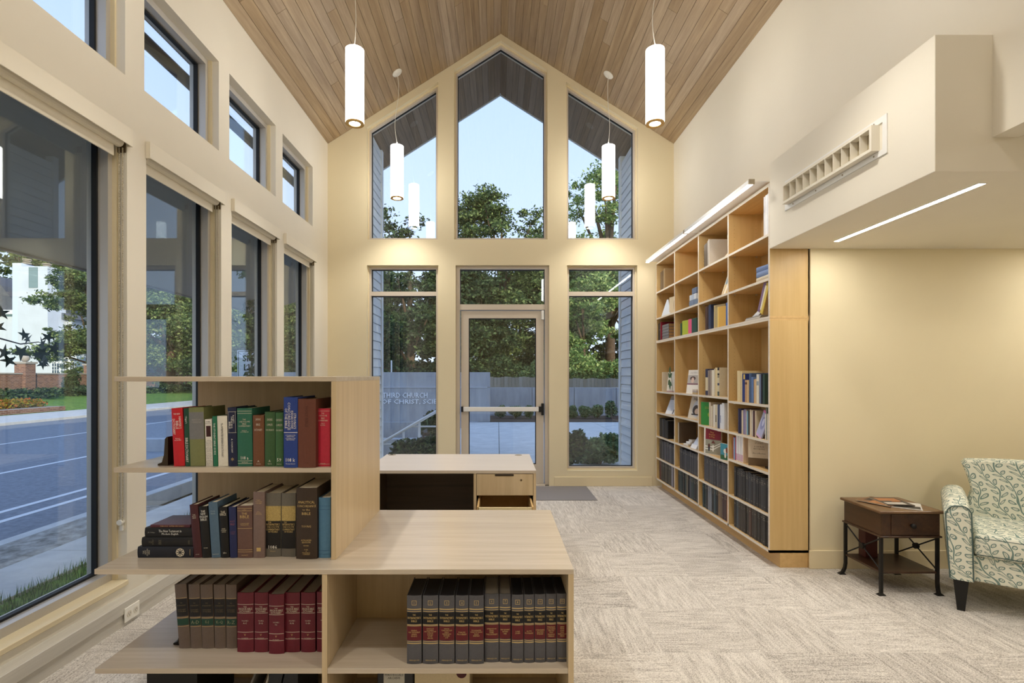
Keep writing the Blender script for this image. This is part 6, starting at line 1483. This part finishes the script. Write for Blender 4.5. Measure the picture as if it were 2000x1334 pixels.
# ================================================================ OUTSIDE, THE STREET SIDE
struct(box('ground_street', VERGE, -4.98, -2.38, -30, 6.84, -0.5, -0.30))
tg = box('grass_strip', LAWN, -3.65, -2.40, -30, 6.6, -0.30, -0.285); tag(tg, 'strip of grass along the foot of the street wall', 'grass', kind='stuff')
vs = []; fs = []; rr = random.Random(5)
for k in range(14000):
    x = rr.uniform(-3.70, -2.45); y = rr.uniform(0.2, 6.5); h = rr.uniform(0.03, 0.11); a = rr.uniform(0, PI); dx, dy = 0.004 * math.cos(a), 0.004 * math.sin(a); i = len(vs)
    vs += [(x - dx, y - dy, -0.286), (x + dx, y + dy, -0.286), (x + rr.uniform(-0.02, 0.02), y + rr.uniform(-0.02, 0.02), -0.286 + h)]; fs.append((i, i + 1, i + 2))
me = bpy.data.meshes.new('grass_blades'); me.from_pydata(vs, [], fs)
tag(link('grass_blades', me, leaf_mat('grass_blade_green', srgb(40, 70, 30), srgb(66, 104, 44), srgb(120, 150, 70))), 'short grass blades below the street windows', 'grass', kind='stuff')
swk = bpy.data.objects.new('sidewalk', None); C.objects.link(swk); struct(swk)
for k in range(14): box('paving_slab', CONC, -4.30, -3.68, -4 + k * 1.5 + 0.006, -2.5 + k * 1.5 - 0.006, -0.30, -0.27, swk, 0.004)
struct(box('road', ASPH, -17.2, -4.98, -30, 90, -0.50, -0.34))
struct(box('curb_near', CONC, -5.12, -4.96, -30, 90, -0.5, -0.295, None, 0.01))
struct(box('curb_far', CONC, -17.45, -17.2, -30, 90, -0.5, -0.24, None, 0.01))
LINE = plain('road_paint', srgb(222, 222, 222), 0.8)
bm = bmesh.new()
for x in (-5.92, -6.33, -8.85, -12.6):
    bx(bm, x - 0.05, x + 0.05, -30, 90, -0.34, -0.336)
struct(obj('road_markings', bm, LINE))
fsw = bpy.data.objects.new('sidewalk_far', None); C.objects.link(fsw); struct(fsw)
for k in range(40): box('paving_slab', CONC, -20.4, -17.46, -10 + k * 2 + 0.01, -8 + k * 2 - 0.01, -0.5, -0.25, fsw)
# lawn rising beyond
bm = bmesh.new(); vs = [bm.verts.new(p) for p in ((-20.41, -30, -0.26), (-20.41, 120, -0.26), (-30, 120, 0.42), (-30, -30, 0.42), (-75, 120, 0.9), (-75, -30, 0.9))]
bm.faces.new((vs[0], vs[3], vs[2], vs[1])); bm.faces.new((vs[3], vs[5], vs[4], vs[2])); bmesh.ops.recalc_face_normals(bm, faces=bm.faces)
struct(obj('lawn_ground', bm, LAWN))
# brick wall with ball-topped piers
t = thing('brick_wall', 'long old red brick garden wall with ball-topped piers across the street', 'wall', (-29.5, 0, 0))
box('wall_body', BRICK, -0.15, 0.15, 10, 75, 0.2, 1.50, t); box('coping', plain('stone_coping', srgb(168, 160, 150), 0.8), -0.2, 0.2, 10, 75, 1.50, 1.58, t)
for y in (28.0, 32.6, 38.0, 46.0, 56.0):
    p = box('pier', BRICK, -0.35, 0.35, y - 0.35, y + 0.35, 0.2, 2.15, t); box('pier_cap', plain('stone_coping', None), -0.42, 0.42, y - 0.42, y + 0.42, 2.15, 2.27, p)
    bm = bmesh.new(); bmesh.ops.create_uvsphere(bm, u_segments=14, v_segments=10, radius=0.24, matrix=Matrix.Translation((0, y, 2.5))); obj('stone_ball', bm, plain('stone_coping', None), p, smooth=True)
# kerbed flower bed and hedge
t = thing('flower_bed', 'low flower bed of yellow and red foliage with brick edging on the lawn', 'flower bed', (-21.6, 22.3, -0.2))
box('edging', BRICK, -1.5, 1.0, -3.5, 2.6, -0.05, 0.16, t, 0.02)
o = link('foliage', leaves_mesh('foliage', [(-0.3, -2.6 + 0.75 * k, 0.32, 0.95, 0.6, 0.25) for k in range(7)], 9000, 0.05, LEAF_R, 91), LEAF_R, t); o['kind'] = 'stuff'
t = thing('hedge', 'low dark green ground hedge at the foot of the brick wall', 'hedge', (-26.4, 0, 0.2))
o = link('foliage', leaves_mesh('foliage', [(R.uniform(-1.0, 1.0), 18 + k * 0.75, 0.2, 1.1, 0.8, 0.35) for k in range(70)], 32000, 0.09, LEAF_B, 92), LEAF_B, t); o['kind'] = 'stuff'
for k, (y, h) in enumerate(((33.8, 1.5), (50.0, 1.0), (52.5, 1.0), (55.0, 1.1), (26.5, 2.2))):
    shrub('conical evergreen shrub before the brick wall, ' + ['beside the second pier', 'first of three round ones', 'second of three round ones', 'third of three round ones', 'large pale one beside the first pier'][k], -27.6, y, 0.25, 0.55 if k < 4 else 1.5, h, LEAF_B if k < 4 else LEAF_D, 95 + k, 3000, 0.06, 'shrubs before the brick wall')
# white house
HY = 47.0; kh = HY / 1020
def hx(u): return (u - 972) * kh
def hz(v): return 1.4 - (v - 734) * kh
t = thing('white_house', 'big white stucco house with broad twin-stack chimney wall across the street', 'house', (0, HY, 0))
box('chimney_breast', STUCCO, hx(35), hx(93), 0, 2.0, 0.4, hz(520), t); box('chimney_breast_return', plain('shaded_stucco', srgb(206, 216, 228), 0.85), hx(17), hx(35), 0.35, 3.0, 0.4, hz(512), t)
box('flue_panel', plain('grey_green_louver', srgb(128, 148, 150), 0.7), hx(57), hx(74), -0.06, 0.0, hz(562), hz(522), t)
bm = bmesh.new()
for u, v in ((33, 511), (73, 520)):
    for dz_, r in ((0.0, 0.35), (0.18, 0.28), (0.34, 0.35)): lathe(bm, [(0, hz(v) + dz_), (r, hz(v) + dz_), (r, hz(v) + dz_ + 0.10), (0, hz(v) + dz_ + 0.10)], 14, hx(u), 1.0)
obj('chimney_cap', bm, plain('chimney_clay', srgb(150, 140, 124), 0.8), t)
box('main_wall', STUCCO, hx(-120), hx(20), 1.0, 9.0, 0.4, hz(607), t)
obj('gable_roof', prism(bmesh.new(), [(hx(-130), hz(607)), (hx(27), hz(605)), (hx(-12), hz(555)), (hx(-52), hz(530))], 9, lambda a, b, c: (a, 0.7 + c, b)), ROOFM, t)
box('cornice', plain('white_trim', srgb(236, 238, 240), 0.6), hx(-125), hx(29), 0.5, 9.2, hz(612), hz(604), t)
box('wing_wall', STUCCO, hx(90), hx(106), 2.0, 8.0, 0.4, hz(620), t)
obj('wing_roof', prism(bmesh.new(), [(hx(88), hz(620)), (hx(120), hz(620)), (hx(92), hz(606))], 7, lambda a, b, c: (a, 1.5 + c, b)), ROOFM, t)
low = box('low_wing', STUCCO, hx(103), hx(171), -0.6, 6.0, 0.4, hz(682), t)
box('wing_cornice', plain('white_trim', None), hx(102), hx(173), -0.75, 6.2, hz(685), hz(680), t)
FR = plain('white_trim', None)
wn2 = plain('far_window_glass', srgb(70, 84, 96), 0.1, 0.6)
for u0, u1 in ((114, 127.5), (131.5, 144.5), (148.5, 161)):
    f = box('window', FR, hx(u0) - 0.06, hx(u1) + 0.06, -0.66, -0.6, hz(730), hz(698), t)
    for a, b in ((729, 710), (706, 701)):
        p = box('pane', wn2, hx(u0), hx(u1), -0.67, -0.655, hz(a), hz(b), f)
    bm = bmesh.new()
    for q in (1, 2): xx = hx(u0) + (hx(u1) - hx(u0)) * q / 3; bx(bm, xx - 0.02, xx + 0.02, -0.69, -0.67, hz(729), hz(710))
    for q in (1, 2): zz_ = hz(729) + (hz(710) - hz(729)) * q / 3; bx(bm, hx(u0), hx(u1), -0.69, -0.67, zz_ - 0.02, zz_ + 0.02)
    obj('muntin', bm, FR, f)
bal = box('balcony_rail', FR, hx(112), hx(156), -0.5, -0.42, hz(657), hz(654), t)
bm = bmesh.new()
u = 112.5
while u < 156: bx(bm, hx(u) - 0.03, hx(u) + 0.03, -0.49, -0.43, hz(681), hz(657)); u += 2.6
obj('baluster', bm, FR, bal)
t = thing('neighbour_house', 'small white gabled house between the big white house and the trees', 'house', (0, 52, 0))
k5 = 52 / 1020
obj('wall', prism(bmesh.new(), [((168 - 972) * k5, 0.5), ((200 - 972) * k5, 0.5), ((200 - 972) * k5, 1.4 + 20 * k5), ((188 - 972) * k5, 1.4 + 36 * k5), ((168 - 972) * k5, 1.4 + 18 * k5)], 6, lambda a, b, c: (a, c, b)), STUCCO, t)
obj('roof', prism(bmesh.new(), [((165 - 972) * k5, 1.4 + 17 * k5), ((188 - 972) * k5, 1.4 + 40 * k5), ((204 - 972) * k5, 1.4 + 22 * k5), ((188 - 972) * k5, 1.4 + 36 * k5)], 6.4, lambda a, b, c: (a, -0.2 + c, b)), ROOFM, t)
t = thing('brick_house', 'long low house with dark roof half hidden by trees down the street', 'house', (0, 62, 0))
k6 = 62 / 1020
box('wall', BRICK, (275 - 972) * k6, (420 - 972) * k6, 0, 9, 0.4, 1.4 + 8 * k6, t)
obj('roof', prism(bmesh.new(), [((265 - 972) * k6, 1.4 + 6 * k6), ((430 - 972) * k6, 1.4 + 6 * k6), ((400 - 972) * k6, 1.4 + 44 * k6), ((345 - 972) * k6, 1.4 + 44 * k6)], 11, lambda a, b, c: (a, -1 + c, b)), ROOFM, t)
g = 'trees across the street'
tree('leafy tree overlapping the white house chimney side', ux(172, 42), 42, 0.4, 10.0, 3.6, LEAF_A, 31, 36000, 0.11, group=g, low=0.15)
tree('big spreading oak down the street behind the second tall window', ux(330, 44), 44, 0.4, 10.0, 6.0, LEAF_A, 32, 56000, 0.12, group=g, low=0.18, trunk=0.5)
tree('tall street tree behind the third tall window', ux(478, 34), 34, -0.2, 11.0, 4.2, LEAF_A, 33, 44000, 0.10, group=g, low=0.1, trunk=0.4)
tree('dense tree behind the window next to the end wall', ux(580, 36), 36, -0.2, 12.0, 4.5, LEAF_B, 34, 40000, 0.11, group=g, low=0.05)
tree('tall tree with high crown above the white house chimney', ux(60, 60), 60, 0.4, 21.0, 7.0, LEAF_A, 35, 24000, 0.25, group=g, low=0.45)
tree('far tree line clump behind the long low house', ux(390, 74), 74, 0.4, 13.0, 9.0, LEAF_B, 36, 26000, 0.3, group=g, low=0.05)
tree('far tree line clump behind the white house', ux(210, 76), 76, 0.4, 12.0, 9.0, LEAF_B, 37, 22000, 0.3, group=g, low=0.05)
tree('far tree line clump at the end of the street', ux(540, 80), 80, 0.0, 14.0, 9.0, LEAF_B, 38, 24000, 0.3, group=g, low=0.02)
# ivy-clad trunk in front of the sign
t = thing('ivy_trunk', 'slender trunk wrapped in dark ivy outside the third tall window', 'tree', (ux(507, 8.4), 8.4, -0.3))
obj('trunk', tube(bmesh.new(), [(0, 0, 0), (0.02, 0, 1.8), (-0.03, 0, 3.8)], [0.08, 0.07, 0.05], 8), BARK, t)
o = link('ivy', leaves_mesh('ivy', [(R.uniform(-0.10, 0.06), R.uniform(-0.06, 0.06), 0.2 + 0.16 * k, 0.15, 0.15, 0.18) for k in range(22)], 1700, 0.045, LEAF_B, 70), LEAF_B, t); o['kind'] = 'stuff'
# speed sign
t = thing('speed_sign', 'white rectangular speed limit sign partly hidden by ivy', 'road sign', (ux(497, 9.2), 9.2, -0.3), 0.0)
o = box('sign_plate', plain('reflective_white', srgb(226, 230, 236), 0.4), -0.305, 0.305, 0, 0.004, 1.38, 2.15, t, 0.002)
bm = bmesh.new(); rect_frame(bm, -0.29, 0.29, 1.395, 2.135, 0.012, lambda a, b, c: (a, -0.001 - c, b), 0, 0.0005); obj('border', bm, INKK, o)
text('SPEED', INKK, 0.46, 0.115, lambda a, b: (a, -0.003, 2.01 + b), o, bold=True); text('LIMIT', INKK, 0.40, 0.115, lambda a, b: (a, -0.003, 1.85 + b), o, bold=True)
text('35', INKK, 0.40, 0.27, lambda a, b: (a, -0.003, 1.57 + b), o, bold=True)
obj('post', tube(bmesh.new(), [(0, 0.03, 0), (0, 0.03, 2.2)], 0.025, 8), WMETAL, t)
# sweetgum twig hanging outside the big window
t = thing('maple_twig', 'bare twig with dark star-shaped leaves hanging outside the large window', 'branch', (0, 0, 0))
TY = 4.6; kt = TY / 1020
def tp_(u, v, dy=0.0): return ((u - 972) * kt, TY + dy, 1.4 - (v - 734) * kt)
obj('twig', tube(bmesh.new(), [tp_(-60, 640), tp_(0, 661), tp_(40, 672), tp_(75, 668), tp_(100, 675)], [0.012, 0.008, 0.006, 0.004, 0.002], 6), cover((40, 34, 34)), t)
star = bpy.data.meshes.new('star_leaf'); bm = bmesh.new()
pts = []
for k in range(10):
    a = k * PI / 5 + PI / 2; r = 1.0 if k % 2 == 0 else 0.38
    if k in (5,): r = 0.30
    pts.append((r * math.cos(a), r * math.sin(a)))
prism(bm, pts, 0.02, lambda a, b, c: (a, c, b)); bm.to_mesh(star); bm.free(); star.materials.append(plain('dark_twig_leaf', srgb(34, 52, 40), 0.6, 0.3))
for u, v, s, r in ((20, 690, 15, 0.3), (8, 612, 12, 1.2), (5, 640, 11, 2.0), (35, 705, 12, 0.9), (52, 655, 12, 0.1), (60, 672, 14, 2.2), (70, 690, 14, 0.7), (82, 680, 12, 1.5), (92, 700, 13, 2.9), (106, 660, 10, 0.4), (104, 690, 12, 1.9), (62, 706, 10, 2.4), (46, 692, 10, 0.2), (0, 685, 13, 1.0), (98, 672, 11, 2.6), (74, 664, 10, 3.3), (88, 712, 9, 0.6)):
    o = link('leaf', star, None, t, tp_(u, v, R.uniform(-0.15, 0.15))); o.scale = (s * 1.25 * kt,) * 3; o.rotation_euler = (R.uniform(-0.5, 0.5), r, R.uniform(-0.7, 0.7))
# power line
t = thing('utility_pole', 'wooden utility pole carrying a wire down the street', 'pole', (-19.0, 52, -0.3)); obj('shaft', tube(bmesh.new(), [(0, 0, 0), (0, 0, 8.5)], 0.14, 8), BARK, t); box('crossarm', BARK, -1.0, 1.0, -0.05, 0.05, 7.9, 8.05, t)
# porch roof over the tall street windows
pr = thing('porch_canopy', 'sloping porch roof over the tall street windows outside', 'canopy', (0, 0, 0))
def can(y0, y1):
    bm = bmesh.new(); q = [(-2.385, 3.03), (-4.25, 2.50), (-4.25, 2.58), (-2.385, 3.12)]
    prism(bm, q, y1 - y0, lambda a, b, c: (a, y0 + c, b)); return bm
obj('deck', can(-3.5, 9.2), plain('canopy_soffit', srgb(168, 158, 146), 0.7, 0.3), pr)
box('fascia', plain('canopy_fascia', srgb(120, 116, 116), 0.6), -4.28, -4.25, -3.5, 9.2, 2.48, 2.62, pr)
for y in (-3.2, 9.1): box('post', plain('canopy_fascia', None), -4.22, -4.12, y - 0.05, y + 0.05, -0.3, 2.5, pr)
# unseen building mass added behind the room to shade road and patio
ch = thing('unseen_shade_mass', 'unseen tall mass added behind the room to shade road and patio', 'building', (0, 0, 0))
box('wall', SIDING, 5.6, 22, -22, 5.0, -0.3, 7.5, ch); box('wall', SIDING, -2.4, 5.6, -22, -4.0, -0.3, 7.5, ch)
obj('roof', prism(bmesh.new(), [(-3.0, 7.5), (23, 7.5), (10, 13.0)], 18.2, lambda a, b, c: (a, -22.2 + c, b)), ROOFM, ch)
